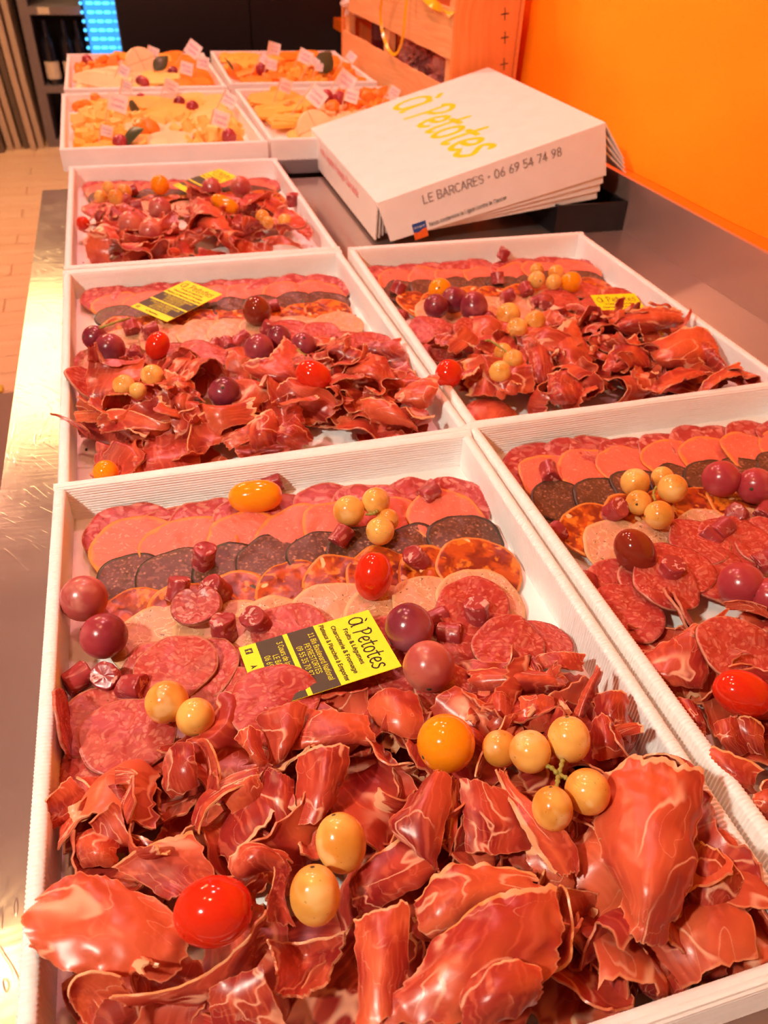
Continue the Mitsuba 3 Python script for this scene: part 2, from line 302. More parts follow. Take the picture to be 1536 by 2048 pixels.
# ------------------------------------------------------------------ lamps
def emitter(rad, w=1.0): return {'type': 'area', 'radiance': rgb(rad), 'sampling_weight': w}
for name, pos, aim, r, rad, lab in LAMPS:
    k = thing(name, lab, 'lamp')
    d = np.array(aim) - pos; M = frame(pos, np.cross(d, [0.1, 1, 0.2]), d)
    a = np.arange(33)[:-1] * 2 * np.pi / 32
    m = trimesh.Trimesh(np.vstack([np.c_[r * np.cos(a), r * np.sin(a), a * 0], [[0, 0, 0]]]), [[32, i, (i + 1) % 32] for i in range(32)], process=False)
    b = put('lens', m, 'card_white_m', False, k, M=M); scene[b]['emitter'] = emitter(rad)
    m = trimesh.creation.revolve(np.array([(0, -0.09), (0.02, -0.09), (r * 0.7, -0.07), (r * 1.08, -0.002), (r * 1.08, 0.012), (r * 1.02, 0.012), (r * 1.02, -0.001), (0, -0.001)]), sections=32)
    put('housing', m, 'dark_steel_m', 35, k, M=M)
    m = tube([np.array(pos) - d / np.linalg.norm(d) * 0.085, np.array([pos[0], pos[1], 1.40]), np.array([pos[0], pos[1], 1.67])], 0.006); put('rod', m, 'dark_steel_m', True, k)
for name, pos, (sx, sy), rad, lab in CEILING_LIGHTS:
    k = thing(name, lab, 'ceiling light')
    m = box(pos[0] - sx / 2, pos[0] + sx / 2, pos[1] - sy / 2, pos[1] + sy / 2, pos[2] - 0.01, pos[2])
    b = put('diffuser', m, 'card_white_m', False, k); scene[b]['emitter'] = emitter(rad)

# ------------------------------------------------------------------ structure
FZ = -0.85
struct('floor', box(-6, 6, -3, 9, FZ - 0.05, FZ - 0.012), 'plank_b_m')
for row in range(34):
    y0 = 1.2 + row * 0.12
    for col in range(2):
        x0 = -1.9 + col * 1.3 + (row % 3) * 0.23
        k = put('plank', box(x0 + 0.002, x0 + 1.298, y0 + 0.0015, y0 + 0.1185, FZ - 0.012, FZ), 'plank_m' if (row * 7 + col * 3) % 4 else 'plank_b_m', False, 'floor')
struct('ceiling', box(-6, 6, -3, 9, 1.67, 1.72), 'ceiling_m')
struct('wall_back', box(-6, 6, 6.4, 6.5, FZ, 1.67), 'dark_wall_m')
def orange_wall():
    n, m = 150, 90
    y = np.linspace(-0.9, 2.95, n); z = np.linspace(0.071, 1.67, m)
    Y, Z = np.meshgrid(y, z, indexing='ij')
    X = 0.660 + 0.004 * np.sin(Y * 5 + 2 * np.sin(Z * 4)) + 0.003 * np.sin(Z * 9 + Y * 3) + 0.010 * (meshkit.fbm(np.stack([Y * 7 + Z * 2, Z * 9, Y * 0], -1), 2) - 0.5)
    v = np.stack([X, Y, Z], -1).reshape(-1, 3)
    front = trimesh.Trimesh(v, grid_faces(n, m, True), process=False)
    return trimesh.util.concatenate([front, box(0.68, 0.74, -0.9, 2.95, 0.071, 1.67)])
struct('wall_right', orange_wall(), 'orange_m', True)

# steel counter
ct = thing('steel_counter', 'brushed stainless steel counter under the trays, scratched along its left edge', 'counter')
put('top', box(-0.212, 0.635, -0.60, 1.084, -0.035, 0.0), 'steel_m', False, ct)
put('upstand', box(0.628, 0.634, -0.60, 1.105, 0.0, 0.071), 'steel_upstand_m', False, ct)
put('apron', box(-0.200, 0.62, -0.58, 1.07, -0.20, -0.0355), 'dark_steel_m', False, ct)
for sx in (-0.17, 0.58):
    for sy in (-0.5, 1.03): put('leg', box(sx - 0.02, sx + 0.02, sy - 0.02, sy + 0.02, FZ, -0.2), 'dark_steel_m', False, ct)
single('orange_ledge_board', box(0.6345, 0.662, -0.60, 2.9, 0.040, 0.0705), 'orange_ledge_m', 'narrow dark orange ledge board along the foot of the orange wall', 'ledge')
bt = thing('back_table', 'pale table behind the steel counter carrying the four cheese trays', 'table')
put('top', box(-0.155, 0.634, 1.112, 2.10, 0.0005, 0.0215), 'frame_m', False, bt)
put('apron', box(-0.12, 0.50, 1.14, 2.07, -0.15, 0.0), 'dark_steel_m', False, bt)
for sx in (-0.09, 0.47):
    for sy in (1.2, 2.0): put('leg', box(sx - 0.02, sx + 0.02, sy - 0.02, sy + 0.02, FZ, -0.15), 'dark_steel_m', False, bt)

# ------------------------------------------------------------------ trays
def wall_mesh(length, thick, height, along, fine, r=0.0):
    """Upright folded card wall: base on z=0, centred on x, from y=0 (inner face) to y=-thick (outer). Flutes run along x (along=True) or up the wall."""
    pitch, amp = 0.0023, (0.00042 if along else 0.00026) if fine else 0.0
    rt = thick / 2
    prof = []; nz = 64 if (fine and along) else 4
    for z in np.linspace(0.0, height - rt, nz): prof.append((0.0, z, 1, 0))
    for a in np.linspace(0, math.pi, 11)[1:-1]: prof.append((-rt + rt * math.cos(a), height - rt + rt * math.sin(a) * 0.7, math.cos(a), math.sin(a)))
    for z in np.linspace(height - rt, 0.0, nz): prof.append((-thick, z, -1, 0))
    prof = np.array(prof)
    s = np.linspace(-length / 2, length / 2, 3 if along or not fine else int(length / pitch * 5))
    d = np.concatenate([[0], np.cumsum(np.linalg.norm(np.diff(prof[:, :2], axis=0), axis=1))])
    S, J = np.meshgrid(s, np.arange(len(prof)), indexing='ij')
    w = amp * np.cos(2 * np.pi * ((d[J] if along else S) / pitch))
    v = np.stack([S, prof[J, 0] + w * prof[J, 2], prof[J, 1] + w * prof[J, 3]], -1)
    n, m = v.shape[:2]
    mesh = trimesh.Trimesh(v.reshape(-1, 3), grid_faces(n, m), process=False)
    ends = []
    for i in (0, n - 1):
        poly = v[i]; c = poly.mean(0); vv = np.vstack([poly, c]); k = len(poly)
        f = [[k, a, (a + 1) % k] if i == 0 else [k, (a + 1) % k, a] for a in range(k)]
        ends.append(trimesh.Trimesh(vv, f, process=False))
    return trimesh.util.concatenate([mesh] + ends)
TT = 0.0083
TRAY_LABEL = {'A': 'white corrugated card tray of ham and sausage in the near left corner, largest in view', 'B': 'white corrugated card tray with a whole yellow card, second in the left row',
    'C': 'white card tray of ham, third in the left row, just before the cheese trays', 'D': 'white corrugated card tray of ham between the steel upstand and the box lids',
    'E': 'white corrugated card tray of ham cut off by the right edge of the photo', 'F': 'white card cheese tray with yellow cubes, left one of the nearer cheese pair',
    'G': 'white card cheese tray at the far left, nearest the blue-lit cabinet', 'H': 'white card cheese tray partly hidden behind the stacked white box lids', 'I': 'white card cheese tray at the far right, in front of the black wall unit'}
for tk in 'ABCDEFGHI':
    fine = tk in 'ABCDE'; M = tray_M(tk)
    k = thing('card_tray', TRAY_LABEL[tk], 'tray')
    put('base', box(-TW / 2 + TT, TW / 2 - TT, -TL / 2 + TT, TL / 2 - TT, 0.0003, 0.0025), 'card_white_m', False, k, M=M)
    for side, ang, ln, dist in (('far_wall', 180, TW, TL / 2), ('near_wall', 0, TW, TL / 2)):
        R = trimesh.transformations.rotation_matrix(math.radians(ang), [0, 0, 1])
        m = wall_mesh(TW, TT, TH, True, fine); m.apply_translation([0, -(TL / 2 - TT), 0.0003]); m.apply_transform(R)
        put(side, m, 'card_white_m', 40, k, M=M)
    for ang in (90, -90):
        R = trimesh.transformations.rotation_matrix(math.radians(ang), [0, 0, 1])
        m = wall_mesh(TL - 2 * TT - 0.0006, TT, TH - 0.0008, False, fine); m.apply_translation([0, -(TW / 2 - TT), 0.0003]); m.apply_transform(R)
        put('side_wall', m, 'card_white_m', 40, k, M=M)
    if fine:
        for sx in (-1, 1):
            for yy in (-0.12, 0.09): put('slot', box(sx * 0.1495 - 0.001, sx * 0.1495 + 0.001, yy - 0.002, yy + 0.002, 0.0024, 0.0028), 'black_ink_m', False, k, M=M)

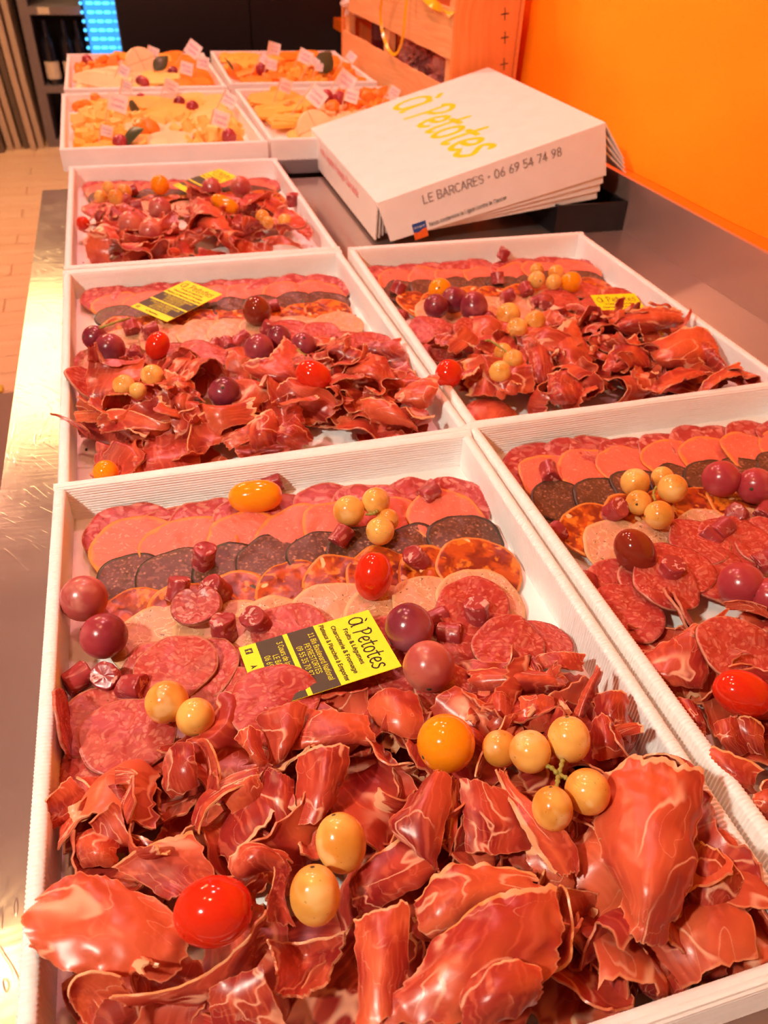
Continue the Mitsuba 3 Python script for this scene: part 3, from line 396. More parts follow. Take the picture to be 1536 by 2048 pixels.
HAM = [('A',2,'ham slice folded over against the inner left wall of front left tray',[[[-148.4,-35.5,30],[-153.3,-43.5,34],[-158.3,-52.4,38]],[[-142.7,-43.9,28],[-148.6,-50.8,28],[-159.1,-56,30]],[[-137.6,-47.5,20],[-148.2,-54.6,18],[-158.9,-59.4,22]]]),('A',1,None,[[[-117.4,-64.6,18],[-131.3,-53,26],[-147.2,-36.1,30]],[[-115.1,-59.8,16],[-127,-48.8,22],[-137.1,-36.2,26]],[[-112.3,-54.9,16],[-122.3,-44.4,20],[-123.9,-38.5,24]]]),('A',1,'cup-shaped ham slice with yellow fat rim, left side of front left tray',[[[-121.3,-47.1,34],[-124.6,-55.5,36],[-119.8,-64.7,30],[-109.5,-70.5,22]],[[-113.5,-48.9,30],[-119.2,-47.8,17],[-115,-58.4,16],[-108.4,-67.9,18]],[[-104.5,-55.9,28],[-105.3,-63,26],[-105.9,-67.2,24],[-106.3,-70,22]]]),('A',0,'rounded hump of ham below the two golden grapes in front left tray',[[[-101.8,-47.1,34],[-96.7,-39.4,40],[-86.5,-40.5,42]],[[-103.9,-55.8,32],[-94.9,-57.4,46],[-85.1,-55.8,46]],[[-100.3,-61.5,26],[-92.3,-67.2,36],[-86,-64.7,36]]]),('A',1,None,[[[-84,-41.2,42],[-77,-49,46],[-75.2,-63,44],[-78.9,-73.5,40]],[[-86.9,-42,40],[-82.3,-46.4,40],[-81.5,-57.3,36],[-83,-68.5,34]]]),('A',1,'curling ham strip with bright orange fat edge, left of centre in front left tray',[[[-57.1,-72.3,42],[-67.2,-76.4,46],[-79.7,-79.8,44],[-86.5,-84.8,40],[-88.8,-90.9,36]],[[-55.7,-62.7,40],[-65.9,-65.6,42],[-81.2,-68.6,40],[-89.2,-74.8,38],[-92.8,-82.1,34]]]),('A',0,'large pale ham slice spilling over the left wall of front left tray',[[[-152.4,-105,45],[-139.8,-95.7,42],[-126.2,-103,42],[-102,-124.2,44]],[[-164.6,-113.3,45],[-139.1,-123.8,50],[-117.8,-131.8,50],[-96,-142.8,40]],[[-157.1,-126.3,42],[-138.3,-141.1,44],[-121.6,-146.1,42],[-109.1,-153.8,38]]]),('A',1,'dark red ham slice with yellow rim above the large tomato in front left tray',[[[-130.7,-97.7,40],[-110.5,-90,42],[-90.2,-86.9,40]],[[-120.8,-102.6,36],[-103.1,-101.6,38],[-84.1,-107.2,34]],[[-104.5,-119.5,38],[-91.6,-116.6,36],[-82.4,-117.4,30]]]),('A',0,'rolled pink ham slice by the left wall of front left tray',[[[-148.2,-73.6,28],[-137,-71.9,34],[-125.1,-79.8,32]],[[-144.7,-84.2,34],[-133.7,-88.9,46],[-125.2,-90.7,36]],[[-141.8,-90,32],[-133.1,-94.3,38],[-124.5,-94.8,32]]]),('A',0,None,[[[-125.6,-73.5,28],[-115.7,-80.9,34],[-107.3,-87.3,32]],[[-125.6,-78.8,26],[-115.2,-86.3,32],[-110.2,-91.7,30]],[[-124.3,-84.5,24],[-116,-89,28],[-112.8,-92.3,28]]]),('A',2,'ham slice with a pink curled lip at the bottom left of front left tray',[[[-142.5,-151.7,46],[-141.8,-146.8,54],[-133.2,-145.8,56],[-122,-149.8,52]],[[-139.2,-159,44],[-138.8,-148.2,46],[-132,-148.2,48],[-120.8,-151.6,46]],[[-135.1,-164.6,42],[-133.2,-154.7,42],[-127.5,-151.8,42],[-118.5,-154.6,40]]]),('A',1,'long twisting ham ribbon with an orange edge below the large red tomato',[[[-133.6,-153.9,54],[-107.5,-158.2,52],[-88.2,-155.7,52],[-70.6,-144.9,54],[-62.5,-139.1,52]],[[-126.3,-157.1,50],[-108.2,-160.1,48],[-93.4,-161.2,46],[-81.1,-157.3,46],[-65.8,-143,42]],[[-125.4,-156.2,44],[-109,-159.9,42],[-92.3,-163,40],[-78.1,-159.8,38],[-63.7,-146.4,34]]]),('A',2,'dark hollow ham slice with an orange rim at the bottom centre of front left tray',[[[-67.2,-146.4,46],[-53,-146.5,32],[-34.2,-154.5,50]],[[-66.6,-159.7,44],[-52.7,-154.5,26],[-38.6,-163.6,46]],[[-69.1,-169.7,50],[-58.3,-174,46],[-46.7,-171.6,48]]]),('A',0,'red folded ham slice at the bottom edge, under the two oval golden grapes',[[[-92.1,-160.5,48],[-79.1,-160.2,52],[-68.8,-161,56]],[[-93.1,-165.5,44],[-80.6,-169.1,50],[-67.6,-170.8,52]],[[-92.8,-173.8,38],[-78.8,-178.3,42],[-60.8,-184.7,38]]]),('A',2,'upright slab of deep red ham at the bottom centre of front left tray',[[[-31.3,-151.8,50],[-19.9,-152.9,56],[-7.9,-151.1,54]],[[-34.3,-168.2,52],[-25,-173.2,60],[-12.4,-171.4,54]],[[-41.9,-191.7,48],[-32.4,-195.3,56],[-21.5,-189.5,50]]]),('A',1,'glossy purple-red hump of ham behind the biggest fold in front left tray',[[[-5,-149.2,46],[8,-143.5,52],[24,-143.7,54],[57.1,-157.5,48]],[[-7,-161.1,50],[5.6,-160.6,60],[23.7,-159.7,60],[53.7,-164.5,48]],[[-1.1,-167.2,46],[7.2,-167.6,50],[21.3,-163.6,48],[43.3,-162.7,44]]]),('A',1,'largest glossy fold of orange-red ham at the bottom of front left tray',[[[-2.2,-170.5,58],[19.6,-163.8,62],[37.9,-163,62],[55.9,-164.7,58]],[[-13.3,-178.5,58],[6.4,-178.8,68],[29.4,-179.5,68],[49.9,-182.8,58]],[[-27.1,-187.6,54],[-7.4,-188.8,66],[15.5,-192.6,66],[44,-192.1,56]],[[-30.5,-192.9,50],[-16.7,-200.8,56],[-2,-203.1,58],[29.5,-201.8,56]]]),('A',2,'pink folded lip on the biggest ham slice of front left tray',[[[-4.1,-194.4,62],[14.7,-189,68],[32.1,-193.8,63]],[[-3.8,-201.9,61],[10.3,-201.6,75],[30.2,-200.9,64]],[[-5,-204.2,54],[9.8,-207.1,62],[26.6,-203.7,58]]]),('A',1,None,[[[54,-164.6,58],[59.1,-171.1,54],[53.3,-185.2,52],[46.6,-192.4,50],[35.8,-192.9,47]],[[54.3,-168.8,52],[56.3,-173.3,42],[52.7,-179.9,40],[46.3,-185.5,38],[40.6,-187.8,38]]]),('A',2,'large marbled ham slice draped over the right wall of front left tray',[[[109,-116.2,48],[129.4,-114.1,56],[142.7,-123.6,58],[155.8,-130.9,55]],[[88.5,-136.9,46],[103.4,-141.7,60],[118.4,-148.9,65],[137.8,-151.4,56]],[[82.5,-156.4,48],[88.6,-165.6,62],[99.4,-173.5,67],[120.3,-173.8,52]],[[81.3,-173.5,46],[82.5,-181.7,58],[88.5,-186.5,60],[107.6,-185.3,46]],[[78.3,-185.5,40],[79.3,-189.2,46],[81.3,-195.7,46],[94.5,-191,42]]]),('A',2,None,[[[133.4,-158.6,44],[140.7,-165.6,44],[145.9,-178.7,42]],[[123.2,-170.6,42],[128.7,-177.7,46],[136.6,-185.1,40]],[[119.6,-176.6,30],[120.3,-184.4,34],[130,-185.6,34]]]),('A',0,'pale orange three-cornered ham slice below the round orange tomato',[[[22.6,-96.6,52],[27,-96.3,56],[30.2,-100.1,54]],[[1.7,-112.4,54],[12.1,-116.4,60],[25.1,-118.9,54]],[[-6.3,-116.7,52],[5.5,-129.7,56],[14,-133.5,50]],[[2.7,-128.5,50],[6.7,-134.7,48],[12.5,-143.3,46]]]),('A',0,'flat dark red ham slice left of the lowest golden grape in front left tray',[[[35.2,-100.2,50],[44.5,-105.7,52],[55.7,-111.5,48]],[[30.3,-116.7,48],[41.4,-126.2,50],[59.5,-127.7,44]],[[25.8,-136,44],[37.8,-141.6,46],[60.1,-141.4,40]]]),('A',3,'long diagonal ham strip with a pale fat edge, left of the golden grape cluster',[[[55.7,-96.7,46],[53.4,-119,50],[52.6,-141.7,54],[61.1,-159.9,46]],[[61.7,-99.6,46],[64.1,-125.9,52],[72.3,-144.7,54],[69.7,-160,46]]]),('A',0,'flat brownish ham slice just below the yellow card in front left tray',[[[-25,-25.6,30],[-7.7,-36.4,36],[7,-42.9,34]],[[-37.6,-40.1,32],[-17.5,-54,40],[7.1,-56.3,34]],[[-41.8,-54.1,30],[-20.8,-56.4,34],[8.4,-61.5,30]]]),('A',0,None,[[[-56.1,-32.9,38],[-38.9,-28.3,42],[-22.6,-31.2,38]],[[-50.5,-46,36],[-41.2,-54.3,44],[-31.1,-44.8,36]],[[-51.1,-54.7,30],[-46.5,-59.1,32],[-39.2,-51.7,30]]]),('A',2,None,[[[-66.4,-46,42],[-59.5,-41.4,46],[-51.5,-42.1,42]],[[-61.7,-54.8,44],[-58.2,-58.6,48],[-52.6,-55.9,42]],[[-56,-61.2,38],[-54,-64.6,40],[-51.2,-61.1,38]]]),('A',2,'broad pink ham slice left of the upper oval golden grape',[[[-37.6,-61.6,40],[-22.4,-63.9,48],[-8.1,-66.4,44]],[[-41.4,-79.7,38],[-30.1,-86.3,52],[-16.8,-84.7,44]],[[-47.8,-96.5,34],[-36.5,-103,42],[-24.7,-91.2,40]]]),('A',0,None,[[[-51.8,-61,36],[-45.8,-71.1,42],[-40.7,-74.2,38]],[[-59.9,-76.2,36],[-50.3,-86.6,44],[-42.4,-85,38]],[[-56.1,-90.5,30],[-50.1,-97.6,32],[-44.1,-94.5,32]]]),('A',2,'arched ham slice right of the large red tomato in front left tray',[[[-79.6,-112,40],[-72,-108.3,50],[-62.9,-110.3,52],[-48.6,-119.3,48]],[[-75.8,-117.6,42],[-68.6,-119.2,54],[-61.7,-118,56],[-51.3,-124.8,48]],[[-72.3,-116.4,34],[-63.7,-117.2,40],[-56.5,-121.4,42],[-53.8,-130.3,40]]]),('A',1,None,[[[-60.2,-117.5,50],[-60.1,-125.6,50],[-63.8,-133.6,48],[-66.6,-142.5,46]],[[-50.8,-122.5,50],[-54,-127.5,48],[-56.2,-134.8,46],[-52.6,-145.9,40]]]),('A',1,None,[[[-27.7,-134,44],[-11.2,-124.2,48],[8.3,-119.8,46]],[[-30.5,-144.6,46],[-13.7,-140.2,50],[12,-134.3,48]],[[-27,-148.1,42],[-8.5,-146.1,44],[11.4,-139.6,44]]]),('A',0,'orange folded ham slice under lower right corner of the yellow card in front left tray',[[[10.4,-28.4,26],[23.2,-29,34],[37.6,-35.5,32]],[[8,-39.9,28],[19.9,-48.4,40],[35.3,-54.7,34]],[[13,-46.6,26],[17,-58.9,32],[30.6,-62.9,28]]]),('A',1,'rolled ham slice lying across below the salami, right side of front left tray',[[[74.1,-19,20],[92.9,-26.5,26],[114.4,-35.5,28],[131.1,-44.4,24]],[[69.7,-29,24],[86.3,-39.2,34],[106.9,-48.3,36],[123.3,-51.7,28]],[[72.4,-32.6,16],[87.6,-40.7,20],[110.7,-46.2,20],[121.1,-47.7,16]]]),('A',2,None,[[[118.6,-20.6,22],[131.8,-26.3,30],[146.3,-32.2,30]],[[114.4,-29.6,22],[124.5,-40.1,32],[140.4,-42.3,26]]]),('A',0,'finger-like twisted ham strip standing by right wall of front left tray',[[[138.9,-52.4,46],[125.4,-62.9,40],[115.2,-72.6,30]],[[137.8,-57.8,50],[126.2,-67.1,44],[117,-76.9,34]],[[140.5,-57.8,44],[131.2,-65.7,38],[123.6,-74.1,28]]]),('A',2,None,[[[132.6,-63.5,34],[143.5,-67,40],[150.3,-69.2,36]],[[127.3,-76.2,34],[131.6,-83.4,44],[144.4,-84.3,34]],[[127.6,-84.6,26],[134.3,-92.7,30],[142.6,-93.9,24]]]),('A',0,None,[[[122,-81.3,38],[126.8,-81.1,44],[131.6,-88.8,40]],[[115,-91.1,36],[119,-99.4,46],[130.4,-100,38]],[[113.7,-99.8,30],[119.9,-103,34],[131.6,-101.6,30]]]),('A',0,None,[[[77.6,-48.7,34],[80.4,-50.8,40],[85.4,-56,36]],[[69.8,-55.6,32],[74.2,-64.6,42],[82.4,-67.5,34]],[[70.6,-67.2,28],[75.9,-71.4,30],[85.5,-72.5,26]]]),('A',0,None,[[[91.5,-52.6,32],[100.6,-57.4,38],[109.8,-59.2,34]],[[86.9,-65.3,34],[93.2,-71.5,42],[105,-71.9,34]],[[88.8,-70.6,26],[94.5,-76.2,30],[103.9,-74.1,26]]]),('A',1,'thin curled ham ribbon between the round orange tomato and the golden grapes',[[[75.9,-69.3,46],[62.8,-82.4,48],[53.9,-87.9,46],[43.3,-100,42]],[[80.6,-68.1,42],[68.1,-81.4,42],[59,-87.5,40],[49.5,-98.3,36]]]),('A',2,None,[[[-77,-72.7,38],[-66.6,-72.3,46],[-56.5,-69.5,44]],[[-75.5,-77.9,36],[-65.4,-78.4,42],[-55.4,-75.8,40]],[[-71.9,-81.7,28],[-63.2,-82.5,32],[-52.5,-77.3,30]]]),('A',0,None,[[[-71.9,-85.3,34],[-63.1,-91.5,36],[-48.7,-102.5,30]],[[-73.9,-89,30],[-64.3,-96.7,32],[-50.3,-103.7,26]]]),('A',0,None,[[[20,-117.9,46],[24.1,-112.2,52],[33.3,-98.2,50]],[[18.9,-135.4,42],[28,-120.1,46],[36.2,-100.6,46]]]),('A',3,None,[[[53.5,-136.6,40],[63.2,-141.5,44],[74.1,-145.9,42]],[[53.6,-147.8,38],[62.1,-154.7,42],[70.3,-159.7,38]],[[57.1,-156.7,30],[63,-161.6,32],[70.1,-164,28]]]),('A',2,None,[[[55,-158.3,44],[63.6,-160.8,44],[79.1,-166.7,38]],[[54.9,-164.1,42],[62.7,-168.7,40],[78.6,-167,34]],[[59.2,-168.3,34],[65.2,-171.1,34],[75.1,-168.9,28]]]),('A',1,None,[[[91.8,-180.7,16],[101.8,-191.8,20],[113.1,-202.7,18]],[[81.3,-188.1,20],[88.2,-198.7,26],[101.2,-208.2,20]],[[83.4,-193.2,10],[88,-201.5,12],[97.3,-207.5,10]]]),('A',1,None,[[[114,-184.2,30],[110.9,-198.1,34],[130.2,-200.2,26]],[[105.8,-189.8,28],[107.9,-200.8,30],[125.7,-204.7,22]],[[105.9,-191.3,16],[109.9,-201,16],[123.6,-205.5,12]]]),('E',0,'broad smooth brownish ham slice beside the salami in front right tray',[[[189,-31.5,18],[217.9,-28.8,30],[262.9,-19.9,32]],[[176.6,-48.2,22],[195.6,-56,32],[219.2,-55.7,30]],[[182.2,-57.6,16],[196.4,-64.9,22],[204.8,-70.2,22]]]),('E',0,None,[[[190.4,-96.5,30],[195.3,-97.9,36],[205,-95.6,34]],[[187.1,-107,30],[191,-110.5,36],[201.5,-105.8,32]],[[191.2,-114.3,22],[199.5,-116,24],[206.7,-112.6,22]]]),('E',1,'dark ham slice lying along the left wall of front right tray',[[[175.7,-101,26],[183.8,-114.9,34],[199.8,-130.4,32]],[[173.5,-111.2,26],[177.9,-127.3,34],[188.5,-135.7,30]],[[182.2,-121.8,16],[186.1,-131.6,20],[197.4,-136.5,18]]]),('E',0,None,[[[182.6,-139.4,30],[193.5,-139,34],[208.7,-137.6,30]],[[182,-144.3,28],[186.9,-149.3,34],[205,-147.8,28]],[[184.9,-143.6,16],[191.8,-149.6,18],[206,-152.3,16]]]),('E',0,None,[[[183.6,-69.6,20],[188.7,-76,28],[193.7,-82.9,24]],[[184.6,-80.9,20],[184.9,-89,28],[193.1,-91.9,22]],[[188,-88.7,14],[189.2,-94.8,18],[197.6,-94.2,14]]]),('E',0,None,[[[179.6,-87,18],[180.9,-93.3,26],[189.9,-93.2,24]],[[176.9,-98.3,18],[179.2,-101.6,24],[186.6,-99.8,22]]]),('E',1,None,[[[201.3,-99.7,34],[210,-100.2,36],[216,-107.3,32]],[[199.8,-108.2,30],[204.4,-110.7,34],[209.6,-117.7,28]],[[204.1,-115.2,22],[207.9,-117.7,24],[213.3,-119.6,20]]]),('E',0,None,[[[253.5,-15.3,30],[267.3,-20.7,34],[279.6,-28.9,32]],[[256.1,-19,26],[268.9,-26.7,28],[279.3,-34.4,26]]]),('B',2,'upright cone of ham in front of the golden grapes in middle left tray',[[[-71.1,381.4,34],[-62,360.9,40],[-45.9,341.8,34]],[[-71.8,329.6,34],[-61.5,312.9,42],[-48.4,322.2,30]],[[-71.9,312.1,28],[-62,301.2,30],[-50.3,319,24]]]),('B',1,'brown arched ham slice with a yellow rim near the front wall of middle left tray',[[[-63.5,241.2,30],[-60.5,254.2,38],[-52,272,44],[-34.9,277.6,46]],[[-58.7,242.4,26],[-54,254.5,32],[-44.6,264.5,34],[-27.2,269.7,38]],[[-50.2,244.9,22],[-43.1,249.8,26],[-32.5,251.7,28],[-19.2,258.6,28]]]),('B',2,None,[[[-12.6,257.5,36],[-4.7,264,44],[12.4,274.1,42]],[[-14.9,238.1,34],[-3.9,230.6,48],[13.9,248.6,40]],[[-10.1,240.3,22],[-0.5,233.3,30],[14.9,239.5,26]]]),('B',0,'ham slice poking over the right wall of middle left tray',[[[117.6,272.7,40],[141.1,281.9,48],[165.3,282,53]],[[120.3,263.3,38],[136.9,255.8,48],[154.7,258.6,50]],[[136.3,264.6,32],[141.1,252.3,36],[151.1,257.8,40]]]),('B',1,None,[[[86.8,281.7,36],[104.1,266.2,44],[119.3,253.1,38]],[[89.2,263.7,34],[106.3,243.5,42],[126.5,233.1,34]],[[93.7,259.8,24],[111.3,243.2,28],[132,236.5,24]]]),('B',0,None,[[[3.8,245,34],[12.6,245.6,42],[28.2,261.3,40]],[[9.5,231.5,32],[19.6,228.5,42],[33.7,247.1,38]],[[26.2,234.5,20],[32.9,235.1,26],[40.4,244.2,24]]]),('B',2,None,[[[-0.8,380.6,34],[27.2,374,42],[47.5,432.1,36]],[[0.1,355.1,34],[30,337.9,42],[63.1,362.2,36]],[[29.4,339,26],[41.9,329.8,32],[59.8,347.8,28]]]),('B',2,None,[[[-112.5,301.5,36],[-110.7,274.5,40],[-90.4,257.6,38]],[[-115.5,304,30],[-101.6,302.4,28],[-86,288.1,28]],[[-112.1,313.9,36],[-90.9,314.7,40],[-75.8,297.6,38]]]),('B',1,None,[[[-134.5,294.6,36],[-103.4,293.9,44],[-77.2,271,42],[-68.4,309.4,40]],[[-131.5,277,32],[-105.3,272.6,38],[-78.2,269.3,36],[-66.3,293.9,34]]]),('B',1,'thin ham strip hanging out over the left wall of middle left tray',[[[-167.3,307.6,42],[-156.7,300.3,42],[-142.3,292.5,36],[-138,288.8,28]],[[-166.9,306.9,40],[-155.9,297.9,40],[-145,290.3,32],[-140.7,288,24]]]),('B',1,None,[[[-149.6,316,36],[-137.6,308.9,40],[-126,307.9,38]],[[-149.1,304.7,32],[-138.4,295.5,36],[-126.9,296.1,34]]]),('B',0,None,[[[-37,240.9,38],[-11.2,248.7,46],[15.5,260.9,42]],[[-32.7,233.7,30],[-11.9,234.9,38],[12.7,247.5,36]]]),('B',0,'broad ham slice near the right wall of middle left tray, behind the pile',[[[108.6,385.4,30],[126.8,359.6,38],[136.5,349.4,34]],[[93.7,347.5,32],[110.5,320.5,44],[134.7,319.2,34]],[[95,333.5,26],[113.5,313.2,32],[135.6,305.8,28]]]),('D',1,'smooth arched ham slice at the right of middle right tray below the card',[[[397.4,382,34],[441.3,387.8,44],[483.9,375.8,40]],[[387.3,359.2,34],[414.9,347.5,50],[469.2,351.1,42]],[[410.1,356.5,26],[432.5,349.2,34],[463.8,355.9,30]]]),('D',0,'pointed ham tip resting on the right wall of middle right tray',[[[457.4,349.9,38],[472,356.2,44],[482.9,366.9,48]],[[457.6,341.8,36],[467.2,345.2,42],[483,362.3,46]]]),('D',3,'curled tongue of ham at the centre of middle right tray',[[[313.7,353.9,34],[336,376.3,42],[361.1,392.5,38]],[[296,313.5,36],[311.2,314,48],[346.1,351.7,40]],[[304,289.8,30],[313.5,283.6,38],[338.6,298.2,34]]]),('D',2,None,[[[329.9,282.4,34],[362.8,314.9,42],[397.4,332.6,42]],[[336.4,274.8,34],[353.4,277.7,48],[390.6,301.6,40]],[[362.6,288.1,26],[370.6,277.2,34],[389.7,280.2,28]]]),('D',2,'largest rounded ham slice by the right wall of middle right tray',[[[401.1,318.7,36],[440.2,328.3,44],[471.4,330,44],[474.2,302.3,36]],[[390.7,291.7,34],[405.3,277.9,50],[436.3,281.9,50],[462,277,36]],[[400.6,285.7,26],[410.2,269.2,34],[437.9,268.1,34],[467.2,279.1,26]]]),('D',0,None,[[[357.4,238.1,30],[385.6,259,38],[421.4,261,38]],[[365.6,232.4,30],[380.5,229.2,44],[429.6,247.6,36]]]),('D',1,None,[[[402,229.3,28],[433.7,247.9,38],[474.3,263.4,36]],[[411.4,227.1,28],[428.1,226.7,42],[470.5,241.9,34]]]),('D',2,None,[[[277.5,291.4,34],[294.2,288.3,40],[308,280.6,36]],[[259.4,253.7,32],[271.2,244.1,42],[296.3,248.1,34]],[[270.3,253.7,20],[281.8,247.7,24],[310.7,253.5,20]]]),('D',0,'flat dark ham slice under the three golden grapes in middle right tray',[[[258.3,407.8,20],[278.6,402.9,26],[286.8,369.1,24]],[[225.2,354.5,24],[248.6,346.8,28],[266.4,324.9,26]],[[209.5,314.5,22],[232.7,296.7,26],[262.5,292.2,22]]]),('D',2,None,[[[371,436.8,30],[380.3,430.5,36],[383.9,402.6,36]],[[377.6,422.2,28],[383.3,400.7,34],[390,379.8,34]],[[384.3,409.7,24],[386.6,387.4,28],[393.3,367,28]]]),('D',0,None,[[[276.9,350.6,34],[300.6,367.7,40],[297.4,330.7,36]],[[265.9,303,32],[276.5,305.8,40],[287.8,294.1,34]],[[253.9,285.6,24],[271,279.2,28],[284.7,273.5,24]]]),('C',0,None,[[[-7.5,858.7,34],[14.6,862.5,42],[36.2,815.4,38]],[[-6.6,799.5,32],[16.5,757.6,44],[41.8,757.6,36]],[[2.2,767.5,22],[24.6,729.9,30],[45.4,743.5,24]]]),('C',0,None,[[[71.9,699.6,34],[96.3,690.1,42],[117.1,666.6,36]],[[83.1,692.7,26],[99.6,675.8,34],[125.1,675.3,26]]]),('C',0,None,[[[123.3,835.5,34],[138.6,768.7,40],[144.9,704.6,34]],[[99.9,786.2,30],[117.6,733.3,36],[134.9,689.7,30]]]),('C',0,None,[[[-147.5,729.5,32],[-121.7,775.7,40],[-104.2,765.2,36]],[[-139.4,712.9,28],[-117,715.3,38],[-97.1,719.8,32]]])]
